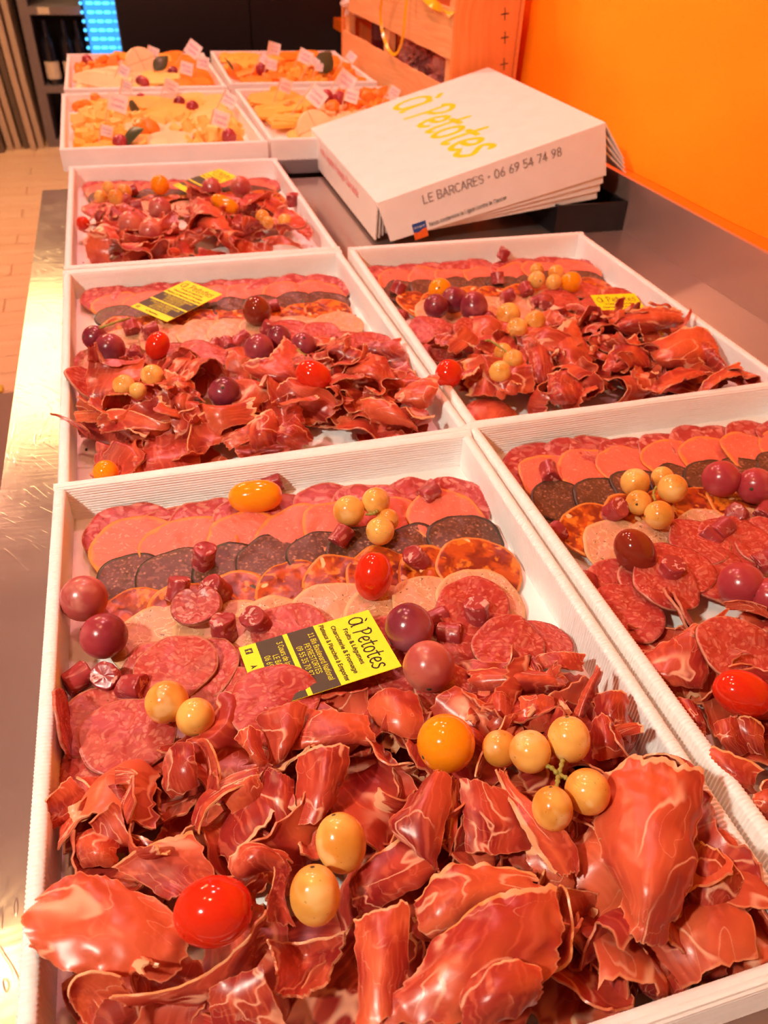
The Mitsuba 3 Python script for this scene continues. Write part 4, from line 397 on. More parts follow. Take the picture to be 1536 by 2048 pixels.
FRUIT = [('rose_grape','A',[-0.1423,0.094,0.028],0.0146,1,0),('red_grape','A',[-0.1309,0.059,0.027],0.0139,1,0),('golden_grape','A',[-0.0979,-0.0047,0.032],0.0118,1,0),('golden_grape','A',[-0.084,-0.0172,0.03],0.0104,1,0),('orange_tomato','A',[-0.0193,0.1812,0.022],0.013,1.6,5),('golden_grape','A',[0.0702,0.1293,0.022],0.0085,1,0),('golden_grape','A',[0.044,0.1418,0.026],0.0117,1,0),('golden_grape','A',[0.0651,0.143,0.03],0.0106,1,0),('golden_grape','A',[0.0598,0.1139,0.026],0.0103,1,0),('cherry_tomato','A',[0.0419,0.0688,0.027],0.0127,1.3,82),('dark_grape','A',[0.0494,0.0157,0.03],0.0152,1,0),('rose_grape','A',[0.0495,-0.0199,0.034],0.015,1,0),('orange_tomato','A',[0.036,-0.0818,0.05],0.0146,1,0),('golden_grape','A',[0.0629,-0.0894,0.046],0.0092,1,0),('golden_grape','A',[0.0735,-0.0998,0.054],0.0104,1,0),('golden_grape','A',[0.0947,-0.0995,0.056],0.0105,1.1,95),('golden_grape','A',[0.0896,-0.1282,0.056],0.0106,1,0),('golden_grape','A',[0.0687,-0.1327,0.058],0.0092,1.12,95),('golden_grape','A',[-0.0288,-0.1224,0.058],0.011,1.18,105),('golden_grape','A',[-0.045,-0.1425,0.06],0.0104,1.16,95),('cherry_tomato','A',[-0.0859,-0.1369,0.058],0.0134,1.2,5),('golden_grape','E',[0.3012,0.1245,0.024],0.0089,1,0),('golden_grape','E',[0.2755,0.1238,0.024],0.0114,1,0),('golden_grape','E',[0.2965,0.1048,0.028],0.0114,1,0),('golden_grape','E',[0.2641,0.0998,0.024],0.0097,1,0),('golden_grape','E',[0.2692,0.08,0.026],0.0109,1,0),('red_grape','E',[0.3448,0.1087,0.026],0.0149,1,0),('red_grape','E',[0.3659,0.0937,0.026],0.0144,1,0),('brown_tomato','E',[0.2293,0.048,0.026],0.0135,1.28,-55),('red_grape','E',[0.2797,-0.0031,0.028],0.0152,1,0),('red_grape','E',[0.2911,-0.0183,0.028],0.0133,1,0),('cherry_tomato','E',[0.2121,-0.0887,0.04],0.0126,1.3,-20),('red_grape','B',[-0.1326,0.4704,0.028],0.0125,1,0),('dark_grape','B',[-0.1185,0.4397,0.03],0.0146,1,0),('cherry_tomato','B',[-0.0738,0.4363,0.03],0.0113,1.25,60),('golden_grape','B',[-0.0823,0.3673,0.034],0.0105,1,0),('golden_grape','B',[-0.1077,0.3552,0.034],0.0098,1,0),('golden_grape','B',[-0.0963,0.3425,0.034],0.0075,1,0),('brown_tomato','B',[0.0347,0.5001,0.028],0.0157,1,0),('dark_grape','B',[0.0442,0.4208,0.034],0.012,1,0),('dark_grape','B',[0.0642,0.3971,0.034],0.0128,1,0),('dark_grape','B',[0.021,0.4032,0.032],0.0147,1,0),('dark_grape','B',[-0.0236,0.3111,0.04],0.014,1,0),('cherry_tomato','B',[0.055,0.3093,0.048],0.0133,1.25,-25),('orange_tomato','B',[-0.127,0.2373,0.024],0.0098,1,0),('orange_tomato','D',[0.252,0.5177,0.026],0.0135,1,0),('red_grape','D',[0.2556,0.4829,0.028],0.0148,1,0),('red_grape','D',[0.2282,0.466,0.03],0.0139,1,0),('red_grape','D',[0.2695,0.4558,0.03],0.0156,1.1,100),('golden_grape','D',[0.3932,0.5519,0.026],0.0087,1,0),('golden_grape','D',[0.3759,0.5177,0.028],0.0103,1,0),('golden_grape','D',[0.4125,0.538,0.026],0.0099,1,0),('golden_grape','D',[0.3935,0.5062,0.028],0.0096,1,0),('orange_tomato','D',[0.4141,0.5019,0.028],0.0126,1,0),('golden_grape','D',[0.2969,0.4239,0.032],0.0131,1,0),('golden_grape','D',[0.3168,0.3996,0.034],0.0112,1,0),('golden_grape','D',[0.2899,0.3867,0.034],0.011,1,0),('golden_grape','D',[0.2499,0.3329,0.038],0.0088,1,0),('golden_grape','D',[0.2493,0.3091,0.042],0.0096,1,0),('golden_grape','D',[0.2253,0.2854,0.044],0.0102,1,0),('cherry_tomato','D',[0.1816,0.3029,0.038],0.0126,1.1,80),('orange_tomato','C',[-0.0343,0.9749,0.03],0.014,1,0),('golden_grape','C',[-0.1205,0.9364,0.028],0.0094,1,0),('golden_grape','C',[-0.1092,0.9817,0.028],0.009,1,0),('golden_grape','C',[-0.0869,0.9506,0.03],0.0103,1,0),('golden_grape','C',[-0.1003,0.9236,0.03],0.0108,1,0),('rose_grape','C',[-0.0425,0.847,0.034],0.0159,1,0),('rose_grape','C',[-0.0836,0.7911,0.034],0.0165,1,0),('rose_grape','C',[-0.0607,0.7512,0.036],0.0148,1,0),('rose_grape','C',[0.0383,0.9328,0.034],0.0142,1,0),('rose_grape','C',[0.0812,0.9307,0.034],0.0158,1,0),('golden_grape','C',[0.0883,0.7758,0.038],0.0095,1,0),('golden_grape','C',[0.0917,0.7523,0.038],0.008,1,0),('golden_grape','C',[0.115,0.7541,0.038],0.0094,1,0),('cherry_tomato','C',[-0.1446,0.8189,0.03],0.0086,1,0),('orange_tomato','C',[0.0464,0.8404,0.038],0.0105,2,-25),('orange_apricot','F',[-0.0317,1.2141,0.056],0.0181,1,0),('orange_apricot','F',[-0.0428,1.2471,0.054],0.0158,1,0),('red_grape','F',[0.0367,1.4135,0.058],0.0116,1,0),('red_grape','F',[0.0575,1.3765,0.056],0.0124,1,0),('red_grape','F',[-0.0324,1.4904,0.052],0.01,1,0),('red_grape','F',[-0.0827,1.1417,0.052],0.0131,1,0),('red_grape','F',[0.095,1.1436,0.056],0.0127,1,0),('orange_apricot','F',[-0.1182,1.5052,0.05],0.0119,1,0),('orange_apricot','F',[-0.1525,1.4395,0.05],0.0115,1,0),('orange_apricot','F',[-0.137,1.4423,0.05],0.0115,1,0),('red_grape','G',[-0.1329,1.8944,0.06],0.0117,1,0),('red_grape','G',[-0.1267,1.8598,0.058],0.0104,1,0),('red_grape','G',[0.051,1.7264,0.058],0.0135,1,0),('red_grape','G',[-0.0244,1.6618,0.054],0.0108,1,0),('red_grape','G',[-0.017,1.6442,0.054],0.0107,1,0),('orange_apricot','G',[-0.1066,1.8253,0.05],0.0161,1,0),('orange_apricot','G',[-0.1477,1.766,0.05],0.0145,1,0),('red_grape','I',[0.2535,1.7442,0.06],0.0151,1,0),('orange_apricot','I',[0.3157,1.8528,0.052],0.0147,1,0),('orange_apricot','I',[0.197,1.7918,0.05],0.0177,1,0),('orange_apricot','I',[0.4634,1.7871,0.05],0.0171,1,0),('red_grape','H',[0.3311,1.4191,0.062],0.0132,1,0),('red_grape','H',[0.3518,1.3973,0.062],0.0141,1,0),('orange_apricot','H',[0.2458,1.375,0.054],0.0128,1,0),('orange_apricot','H',[0.3226,1.3413,0.058],0.0147,1,0),('orange_apricot','H',[0.2832,1.3403,0.052],0.0127,1,0),('orange_apricot','H',[0.2899,1.3044,0.052],0.0115,1,0),('orange_apricot','H',[0.4236,1.4433,0.054],0.0136,1,0),('orange_apricot','H',[0.4521,1.4662,0.054],0.0138,1,0)]
STUBS = [('A',[-64.7,124.6,19],12,0,8,17),('A',[-84.5,98.4,18],40,60,7.6,15),('A',[-60.7,89.2,20],30,200,8,17),('A',[-60.5,54.4,19],15,90,8.2,15),('A',[-39.4,55.5,19],25,200,8.2,15),('A',[-148.2,38.9,16],80,30,8,15),('A',[-131.3,34.8,16],25,250,8.2,15),('A',[-117.2,22.9,17],70,330,8.2,15),('A',[33.6,123.4,19],70,40,7.4,15),('A',[78.9,87.7,18],35,180,7.6,15),('A',[113.5,158.8,18],65,20,7.4,15),('A',[99.7,25.7,20],20,100,8,15),('A',[73.9,30.4,16],80,10,7.6,15),('A',[77.9,15.8,16],80,330,7.6,15),('A',[-2.5,204.7,14],75,0,7,15),('E',[218.7,160.6,18],75,80,7.4,15),('E',[189.1,91,15],80,20,8,15),('E',[245,100.2,19],30,300,8.6,15),('E',[245.5,26.8,22],10,0,8.6,15),('E',[312,59.6,19],70,20,8,15),('E',[335.7,72.3,19],50,200,8,15),('E',[360.1,69.3,19],80,30,8,15),('E',[186.1,35.3,14],85,60,8,15),('E',[323.5,21.9,18],70,0,8,15),('E',[301.5,56.9,16],70,120,7,15),('B',[-97.8,504.8,20],70,100,8,15),('B',[-79.2,492.2,20],80,20,8,15),('B',[-96.6,441.9,20],85,260,7.6,15),('B',[11.4,453,20],70,30,7.5,15),('B',[-5.4,442.7,20],80,100,7.5,15),('B',[2.4,445.1,18],70,50,7,15),('B',[41.4,476.1,18],30,0,7,15),('B',[56.8,532,18],80,0,7,15),('B',[98,421.9,20],80,10,8,15),('B',[-17.8,446.2,18],80,60,7,15),('D',[211.8,550.3,18],30,20,8,15),('D',[378.9,621.9,22],20,0,8,15),('D',[341.1,551.7,20],40,90,8,15),('D',[329.6,496.6,20],70,0,8,15),('D',[359.7,509.9,20],70,90,8,15),('D',[280.9,441.2,20],70,30,8,15),('D',[367.2,471,20],80,60,8,15),('D',[361.6,481.3,18],70,0,7,15),('D',[191.8,480.7,14],80,40,8,15),('C',[149.6,881.6,26],10,0,9,18),('C',[-86.6,927.3,24],60,30,8,15),('C',[-73.1,892.4,26],80,0,8,15),('C',[-36.2,786.6,30],70,120,9,15),('C',[-75.3,984.4,22],70,0,9,15)]
LOOSE = [('fine_salami_slice','A',[-106.2,34.2,12],22.9,5,-6,0),('fine_salami_slice','A',[-67.5,21.8,12],23.8,6,-10,0),('fine_salami_slice','A',[-76.9,27.7,15],22.9,8,-8,0),('fine_salami_slice','A',[-92.3,30.3,19],24.6,8,-6,0),('fine_salami_slice','A',[-65.2,2.6,16],22.1,10,-10,0),('fine_salami_slice','A',[-41,-17.5,27],24.6,4,3,0),('fine_salami_slice','A',[-19.9,40.9,15],24.6,8,-6,0),('fine_salami_slice','A',[-133.2,-23.9,12],24.6,0,0,0),('fine_salami_slice','A',[-134.9,6.8,14],23.8,3,0,0),('fine_salami_slice','A',[-121.2,-11,19],24.6,6,4,0),('fine_salami_slice','A',[-152.8,0.8,26],18.7,4,86,0),('fine_salami_slice','A',[96.2,5.4,14],25.5,4,0,0),('fine_salami_slice','A',[100.7,32.2,18],24.6,8,8,0),('fine_salami_slice','A',[135.1,-4,13],18.7,4,4,0),('fine_salami_slice','A',[109.4,-4.9,19],22.1,8,4,0),('fine_salami_slice','A',[59.4,-32.2,22],22.1,20,10,0),('fine_salami_slice','A',[37.7,15.4,13],25.5,5,0,0),('fine_salami_slice','A',[12.2,-6.3,13],24.6,4,0,0),('fine_salami_slice','A',[47.5,-4.7,14],23.8,4,0,0),('pink_salami_slice','A',[-74.6,73.5,24],14,22,-14,1),('fine_salami_slice','E',[288.7,54.3,16],23.8,6,0,0),('fine_salami_slice','E',[316.2,47.8,18],25.5,6,-4,0),('fine_salami_slice','E',[336.5,39.7,18],23.8,6,-4,0),('fine_salami_slice','E',[208.8,27.4,12],25.5,4,0,0),('fine_salami_slice','E',[281.8,22,14],25.5,5,0,0),('fine_salami_slice','E',[236.8,28.3,14],23.8,5,0,0),('fine_salami_slice','E',[259,32.6,17],24.6,6,4,0),('fine_salami_slice','E',[237.2,19.1,20],22.9,8,0,0),('fine_salami_slice','E',[200.3,4.3,15],24.6,6,-4,0),('fine_salami_slice','E',[229.7,-13.1,20],21.2,10,50,0),('fine_salami_slice','E',[233.4,-15.4,19],21.2,10,55,0),('fine_salami_slice','E',[232.5,-58.3,37],24.6,14,4,0),('fine_salami_slice','B',[-61.1,434.6,18],22.9,6,0,0),('fine_salami_slice','B',[-39,433.3,20],22.9,6,0,0),('fine_salami_slice','B',[-25.7,418.6,22],22.1,8,0,0),('fine_salami_slice','B',[-79.8,412.9,16],23.8,6,0,0),('fine_salami_slice','B',[116.5,415.4,20],23.8,8,0,0),('fine_salami_slice','B',[135.6,407,22],23.8,10,4,0),('fine_salami_slice','B',[91.6,444.7,20],22.1,6,0,0),('fine_salami_slice','B',[-132.7,446.1,16],23.8,4,0,0),('fine_salami_slice','B',[-136.3,381.1,24],25.5,6,40,0),('fine_salami_slice','B',[-111.7,436,16],23.8,4,0,0),('fine_salami_slice','B',[64,467.4,18],22.9,6,0,0),('fine_salami_slice','B',[95.1,414.4,20],22.1,6,0,0),('fine_salami_slice','D',[227.4,416.5,18],22.9,8,0,0),('fine_salami_slice','D',[206.6,423,24],22.1,18,-10,0),('fine_salami_slice','D',[249.1,407.5,24],22.1,18,10,0),('fine_salami_slice','D',[207.2,391.6,16],23.8,4,0,0),('fine_salami_slice','D',[458,454.2,22],23.8,8,0,0),('fine_salami_slice','D',[426.1,448.7,18],23.8,6,0,0),('fine_salami_slice','D',[427.6,500.6,18],23.8,6,0,0),('fine_salami_slice','D',[389.4,478.3,18],23.8,6,0,0),('fine_salami_slice','C',[-123.2,889.8,24],23.8,6,0,0),('fine_salami_slice','C',[64,872.7,26],23.8,6,0,0),('fine_salami_slice','C',[104.2,896.3,24],23.8,6,0,0)]
CARDS = [('A',[30.7,43.5,24],[35.8,-13.5,30],[-48.5,26.8,22]),('B',[-34.4,609.5,27],[9.7,556,24],[-89.4,514.8,22]),('D',[421.6,457.5,30],[465.1,452.7,30],[385.3,436.1,26]),('C',[60,1033.9,36],[86.4,970.3,36],[18.2,994.8,28])]
FLAGS = [('F',[-0.077,1.2946,0.082],0.0354),('F',[0.1224,1.3315,0.076],0.0299),('F',[0.0887,1.1942,0.072],0.0329),('F',[-0.1018,1.163,0.066],0.0214),('G',[0.0147,1.784,0.09],0.0271),('G',[0.1074,1.8089,0.092],0.0393),('G',[0.1151,1.6804,0.084],0.0308),('G',[0.0752,1.6406,0.08],0.0301),('G',[-0.0564,1.6509,0.076],0.0276),('G',[-0.0561,1.5217,0.07],0.022),('G',[0.0301,1.5153,0.068],0.0284),('I',[0.2991,1.8318,0.09],0.0312),('I',[0.2564,1.7254,0.084],0.0229),('I',[0.2651,1.6789,0.08],0.027),('I',[0.355,1.7344,0.086],0.0349),('I',[0.3651,1.6794,0.084],0.0205),('I',[0.3655,1.6407,0.08],0.0202),('I',[0.4677,1.7429,0.084],0.0237),('H',[0.249,1.4319,0.08],0.0301),('H',[0.286,1.3145,0.082],0.038),('H',[0.3712,1.4206,0.09],0.0385),('H',[0.3542,1.3124,0.082],0.0288),('H',[0.4454,1.3309,0.084],0.0236)]

# ------------------------------------------------------------------ sliced sausage
SID = [0]
def slice_ids():
    SID[0] += 1; return SID[0] % 48, SID[0] // 48
def slice_mesh(r, rng, th=0.0017, shape=0, wav=0.0012, fold=0.0):
    nr, na = 12, 52
    a = np.arange(na) * 2 * np.pi / na
    ph = rng.uniform(0, 9)
    out = 1 + 0.050 * np.sin(2 * a + ph) + 0.035 * np.sin(3 * a + ph * 2) + 0.015 * np.sin(6 * a + ph * 3) + 0.05 * (meshkit.fbm(np.c_[np.cos(a) * 2.2 + ph, np.sin(a) * 2.2, a * 0], 3) - 0.5)
    if shape == 1: out = 1.0 - 0.34 * np.exp(-((np.angle(np.exp(1j * (a - 1.9)))) / 0.30) ** 2) + 0.10 * np.cos(2 * (a - 0.5))
    rho = np.linspace(0, 1, nr)[1:] ** 0.9
    top = [[0, 0]] + [[q * c * o, q * s * o] for q in rho for c, s, o in zip(np.cos(a), np.sin(a), out)]
    jit = rng.uniform(0.975, 1.03)
    L = np.array([[0, 0]] + [[q * c * jit, q * s * jit] for q in rho for c, s in zip(np.cos(a), np.sin(a))])
    P = np.array(top) * r
    z = wav * (meshkit.noise(np.c_[P * 45 + ph * 11, np.zeros(len(P))]) - 0.5) * 2 + 0.0009 * (meshkit.noise(np.c_[P * 170 + ph * 5, np.zeros(len(P))]) - 0.5) + 0.0005 * (meshkit.noise(np.c_[P * 420 + ph * 7, np.zeros(len(P))]) - 0.5) - fold * np.maximum(0, np.linalg.norm(P, axis=1) / r - 0.55) ** 2 * 0.01
    rr = np.linalg.norm(L, axis=1)
    z = z + (0.0032 * (meshkit.noise(np.c_[P * 60 + ph * 3, np.zeros(len(P))]) - 0.5)) * rr ** 3
    n = len(P)
    v = np.vstack([np.c_[P, z + th / 2], np.c_[P, z - th / 2]])
    f = [[0, 1 + j, 1 + (j + 1) % na] for j in range(na)]
    for i in range(nr - 2):
        for j in range(na):
            p, q = 1 + i * na + j, 1 + i * na + (j + 1) % na
            f += [[p, p + na, q + na], [p, q + na, q]]
    f = np.array(f); o = 1 + (nr - 2) * na
    side = []
    for j in range(na):
        p, q = o + j, o + (j + 1) % na
        side += [[p, p + n, q + n], [p, q + n, q]]
    f = np.vstack([f, f[:, ::-1] + n, np.array(side)])
    i, j = slice_ids()
    return trimesh.Trimesh(v, f, process=False), np.vstack([L, L]) + [4 * i, 4 * j]
SLICE = {'coarse_salami_slice': ('coarse_salami_m', 'coarse pink salami slice', 'salami slice'), 'fine_salami_slice': ('fine_salami_m', 'fine red salami slice', 'salami slice'), 'pink_salami_slice': ('coarse_salami_m', 'heart-shaped pink dry sausage slice', 'salami slice'),
         'cured_loin_slice': ('loin_m', 'smooth pink cured loin slice', 'loin slice'), 'blood_sausage_slice': ('blood_m', 'dark brown blood sausage slice', 'sausage slice'),
         'chorizo_slice': ('chorizo_m', 'orange and red chorizo slice', 'chorizo slice'), 'terrine_slice': ('terrine_m', 'pale beige head-cheese slice', 'terrine slice')}
ROWN = {'coarse_salami_slice': 'far salami row', 'cured_loin_slice': 'loin row', 'blood_sausage_slice': 'dark row', 'chorizo_slice': 'chorizo row', 'terrine_slice': 'pale row'}
ROWS = [  # kind, y at x=0, slope, first x, last x, number, radius
    ('coarse_salami_slice', 0.1625, -0.08, -0.118, 0.130, 9, 0.0310), ('cured_loin_slice', 0.1415, -0.06, -0.112, 0.118, 7, 0.0320), ('blood_sausage_slice', 0.1130, -0.06, -0.116, 0.120, 8, 0.0270),
    ('chorizo_slice', 0.0800, -0.02, -0.112, 0.120, 8, 0.0285), ('terrine_slice', 0.0510, -0.06, -0.098, 0.115, 7, 0.0300)]
for ti, tk in enumerate('ABDEC'):
    M0 = tray_M(tk)
    for ri, (kind, y0, sl, xa, xb, n, r) in enumerate(ROWS):
        rng = np.random.default_rng(100 + ti * 10 + ri)
        if tk == 'B': y0 = y0 + 0.008
        mat, lab, cat = SLICE[kind]
        for q, x in enumerate(np.linspace(xa, xb, n)):
            mesh, uv = slice_mesh(r * rng.uniform(0.94, 1.06), rng)
            tx, ty = 0.115 + rng.normal(0, 0.015), 0.055 + rng.normal(0, 0.012)
            x_, y_ = x + rng.normal(0, 0.002), y0 + sl * x + rng.normal(0, 0.0018)
            R = trimesh.transformations.euler_matrix(tx, ty, rng.uniform(0, 6.28), 'rzyx') if False else trimesh.transformations.rotation_matrix(tx, [1, 0, 0]) @ trimesh.transformations.rotation_matrix(ty, [0, 1, 0]) @ trimesh.transformations.rotation_matrix(rng.uniform(0, 6.28), [0, 0, 1])
            mesh.apply_transform(R); mesh.apply_translation([x_, y_, 0.0098 + (0.0006 if ri else 0)])
            single(kind, mesh, mat, f'{lab}, {ORD[q]} from left in {ROWN[kind]} of {TRAY_NAME[tk]}', cat, True, uv, f'{cat}s in the {ROWN[kind]} of the {TRAY_NAME[tk]}', M=M0)
lrank = {}
for _t in 'ABCDE':
    for _q, _i in enumerate(sorted([i for i, s in enumerate(LOOSE) if s[1] == _t], key=lambda i: LOOSE[i][2][0])): lrank[_i] = _q
for q, (kind, tk, c, r, tx, ty, shape) in enumerate(LOOSE):
    rng = np.random.default_rng(900 + q)
    mat, lab, cat = SLICE[kind]
    mesh, uv = slice_mesh(r / 1000 * rng.uniform(0.97, 1.05), rng, 0.0018 if not shape else 0.004, shape, 0.002, 0.0)
    spin = rng.uniform(0, 6.28) if not shape else -0.5
    mesh.apply_transform(trimesh.transformations.rotation_matrix(math.radians(tx), [1, 0, 0]) @ trimesh.transformations.rotation_matrix(math.radians(ty), [0, 1, 0]) @ trimesh.transformations.rotation_matrix(spin, [0, 0, 1]))
    mesh.apply_translation(np.array(c) / 1000)
    lb = f'{lab} lying loose in {TRAY_NAME[tk]}, {ORD[lrank[q]]} from left' if not shape else 'thick heart-shaped pink dry sausage slice propped on sausage stubs in front left tray'
    single(kind, mesh, mat, lb, cat, True, uv, f'loose salami slices of the {TRAY_NAME[tk]}' if not shape else None)

# ------------------------------------------------------------------ ham
HID = [0]
def ham_from_grid(P, mode, rng, th=0.0010):
    """P: n x m grid of points; closed thin shell with uv for the ham material (mode 0 none, 1 yellow fat rim along the first row, 2 thin pale, 3 broad pale)."""
    n, m = P.shape[:2]
    du = np.gradient(P, axis=0); dv = np.gradient(P, axis=1)
    N = np.cross(du, dv); N /= np.maximum(np.linalg.norm(N, axis=2, keepdims=True), 1e-9)
    S, V = np.meshgrid(np.linspace(0, 1, n), np.linspace(0, 1, m), indexing='ij')
    HID[0] += 1
    iu, iv = 4 * (HID[0] % 12) + mode, HID[0] // 12
    uv = np.stack([S + 1 + 4 * iu, V + 1 + 4 * iv], -1).reshape(-1, 2)
    a = (P + N * th / 2).reshape(-1, 3); b = (P - N * th / 2).reshape(-1, 3)
    f = grid_faces(n, m); k = n * m
    rim = np.concatenate([np.arange(m), np.arange(1, n) * m + m - 1, np.arange(m - 2, -1, -1) + (n - 1) * m, np.arange(n - 2, 0, -1) * m])
    r2 = np.roll(rim, -1)
    side = np.vstack([np.stack([rim, rim + k, r2 + k], 1), np.stack([rim, r2 + k, r2], 1)])
    pick = np.concatenate([rim, rim + k]); back = {int(x): q for q, x in enumerate(pick)}
    side = np.vectorize(back.get)(side) + 2 * k
    ab = np.vstack([a, b])
    return trimesh.Trimesh(np.vstack([ab, ab[pick]]), np.vstack([f, f[:, ::-1] + k, side]), process=False), np.vstack([uv, uv, np.vstack([uv, uv])[pick]])
def ragged(n, m, rng, amp):
    s, v = np.linspace(0, 1, n), np.linspace(0, 1, m)
    e = [amp * meshkit.fbm(np.c_[np.linspace(0, 9, k) + rng.uniform(0, 99), np.zeros(k), np.zeros(k)], 3) for k in (m, m, n, n)]
    S = e[0][None] + s[:, None] * (1 - e[0] - e[1])[None]
    V = e[2][:, None] + v[None] * (1 - e[2] - e[3])[:, None]
    return S, V
def bilerp(P, S, V):
    n, m = P.shape[:2]
    x, y = np.clip(S, 0, 1) * (n - 1), np.clip(V, 0, 1) * (m - 1)
    i, j = np.minimum(x.astype(int), n - 2), np.minimum(y.astype(int), m - 2)
    a, b = (x - i)[..., None], (y - j)[..., None]
    return P[i, j] * (1 - a) * (1 - b) + P[i + 1, j] * a * (1 - b) + P[i, j + 1] * (1 - a) * b + P[i + 1, j + 1] * a * b
def crinkle(P, rng, fine=1.0):
    n, m = P.shape[:2]
    du = np.gradient(P, axis=0); dv = np.gradient(P, axis=1)
    N = np.cross(du, dv); N /= np.maximum(np.linalg.norm(N, axis=2, keepdims=True), 1e-9)
    S, V = np.meshgrid(np.linspace(-1, 1, n), np.linspace(-1, 1, m), indexing='ij')
    edge = np.maximum(np.abs(S), np.abs(V)) ** 4
    o = rng.uniform(0, 50, 3)
    d = (meshkit.fbm(P * 55 + o, 2) - 0.5) * 0.0036 * fine + (meshkit.noise(P * 190 + o) - 0.5) * (0.0008 + 0.0034 * edge) * fine
    return P + N * d[..., None]
hrank = {}
for _t in 'ABCDE':
    for _q, _i in enumerate(sorted([i for i, s in enumerate(HAM) if s[0] == _t and not s[2]], key=lambda i: np.array(s_[0][0] if (s_ := HAM[i][3]) else 0)[0])): hrank[_i] = _q
for q, (tk, mode, lab, rows) in enumerate(HAM):
    rng = np.random.default_rng(3000 + q)
    G = np.array(rows, float) / 1000
    span = max(np.linalg.norm(np.diff(G, axis=0), axis=2).sum(0).max(), np.linalg.norm(np.diff(G, axis=1), axis=2).sum(1).max())
    k = int(np.clip(span / 0.0016, 24, 64)); n, m = k, k
    P = spline(G, np.linspace(0, 1, 50), np.linspace(0, 1, 50))
    P = bilerp(P, *ragged(n, m, rng, 0.085))
    P = crinkle(P, rng, min(1.0, span / 0.07))
    P[..., 2] = 0.0045 + np.logaddexp(0, (P[..., 2] - 0.0045) / 0.003) * 0.003
    mesh, uv = ham_from_grid(P, mode, rng)
    lb = lab or f'small torn ham slice, {ORD[hrank[q]]} from left atop the pile in {TRAY_NAME[tk]}'
    single('ham_slice', mesh, 'ham_m', lb, 'ham slice', True, uv, None if lab else f'ham slices on top of the pile in the {TRAY_NAME[tk]}')
def ruffle(rng, L, W, n=34, m=20):
    s = np.linspace(0, L, n); v = np.linspace(-0.5, 0.5, m)
    S, V = np.meshgrid(s, v, indexing='ij')
    amp, nf, ph, c = rng.uniform(0.6, 1.35), rng.uniform(0.8, 1.9), rng.uniform(0, 6.3), rng.uniform(-1.3, 1.3)
    th = amp * np.sin(2 * np.pi * nf * S / L + ph + c * V) + rng.uniform(-1.2, 1.2) * (S / L - 0.5)
    ds = L / (n - 1)
    x, z = np.cumsum(np.cos(th), 0) * ds, np.cumsum(np.sin(th), 0) * ds
    wid = W * (0.62 + 0.38 * np.sqrt(np.sin(np.pi * np.clip(S / L, 0.03, 0.97))))
    y = V * wid; curl = rng.uniform(-1.6, 1.6)
    P = np.stack([x, y, z + curl * V * V * W * 0.8 + rng.uniform(-0.7, 0.7) * V * S * 0.6], -1)
    P = P - P.mean((0, 1))
    P = bilerp(P, *ragged(n, m, rng, 0.10))
    return crinkle(P, rng, 0.8)
def settle(P, tk, M0):
    # slices lie under and beside the fruit and the card that rest on the pile
    W = P @ M0[:3, :3].T + M0[:3, 3]
    for c, r in RESTS[tk]:
        d = np.hypot(W[..., 0] - c[0], W[..., 1] - c[1])
        top = c[2] - 0.25 * r + 0.5 * np.maximum(0, d - 1.05 * r)
        P[..., 2] = np.where(d < 3.6 * r, np.minimum(P[..., 2], top), P[..., 2])
    return P
RESTS = {k: [(np.array(f[2]), f[3] * max(1.0, f[4] * 0.85)) for f in FRUIT if f[1] == k] for k in 'ABCDE'}
for tk_, a_, b_, c_ in CARDS:
    a_, b_, c_ = [np.array(x) / 1000 for x in (a_, b_, c_)]
    for u_ in (0.15, 0.5, 0.85):
        for v_ in (0.15, 0.5, 0.85) if tk_ == 'B' else (0.15, 0.45, 0.7): RESTS[tk_].append((a_ + (b_ - a_) * u_ + (c_ - a_) * v_ - [0, 0, 0.001], 0.012))
PILES = {'A': (92, 30, -0.205, -0.010, 0.020, 0.085, 0.052), 'B': (60, 22, -0.205, 0.005, 0.028, 0.075, 0.044), 'D': (58, 22, -0.205, 0.010, 0.028, 0.078, 0.046), 'E': (42, 14, -0.205, -0.025, 0.020, 0.085, 0.050), 'C': (54, 14, -0.205, 0.110, 0.028, 0.075, 0.042)}
BAND = ['nearest band', 'second band', 'third band', 'farthest band']
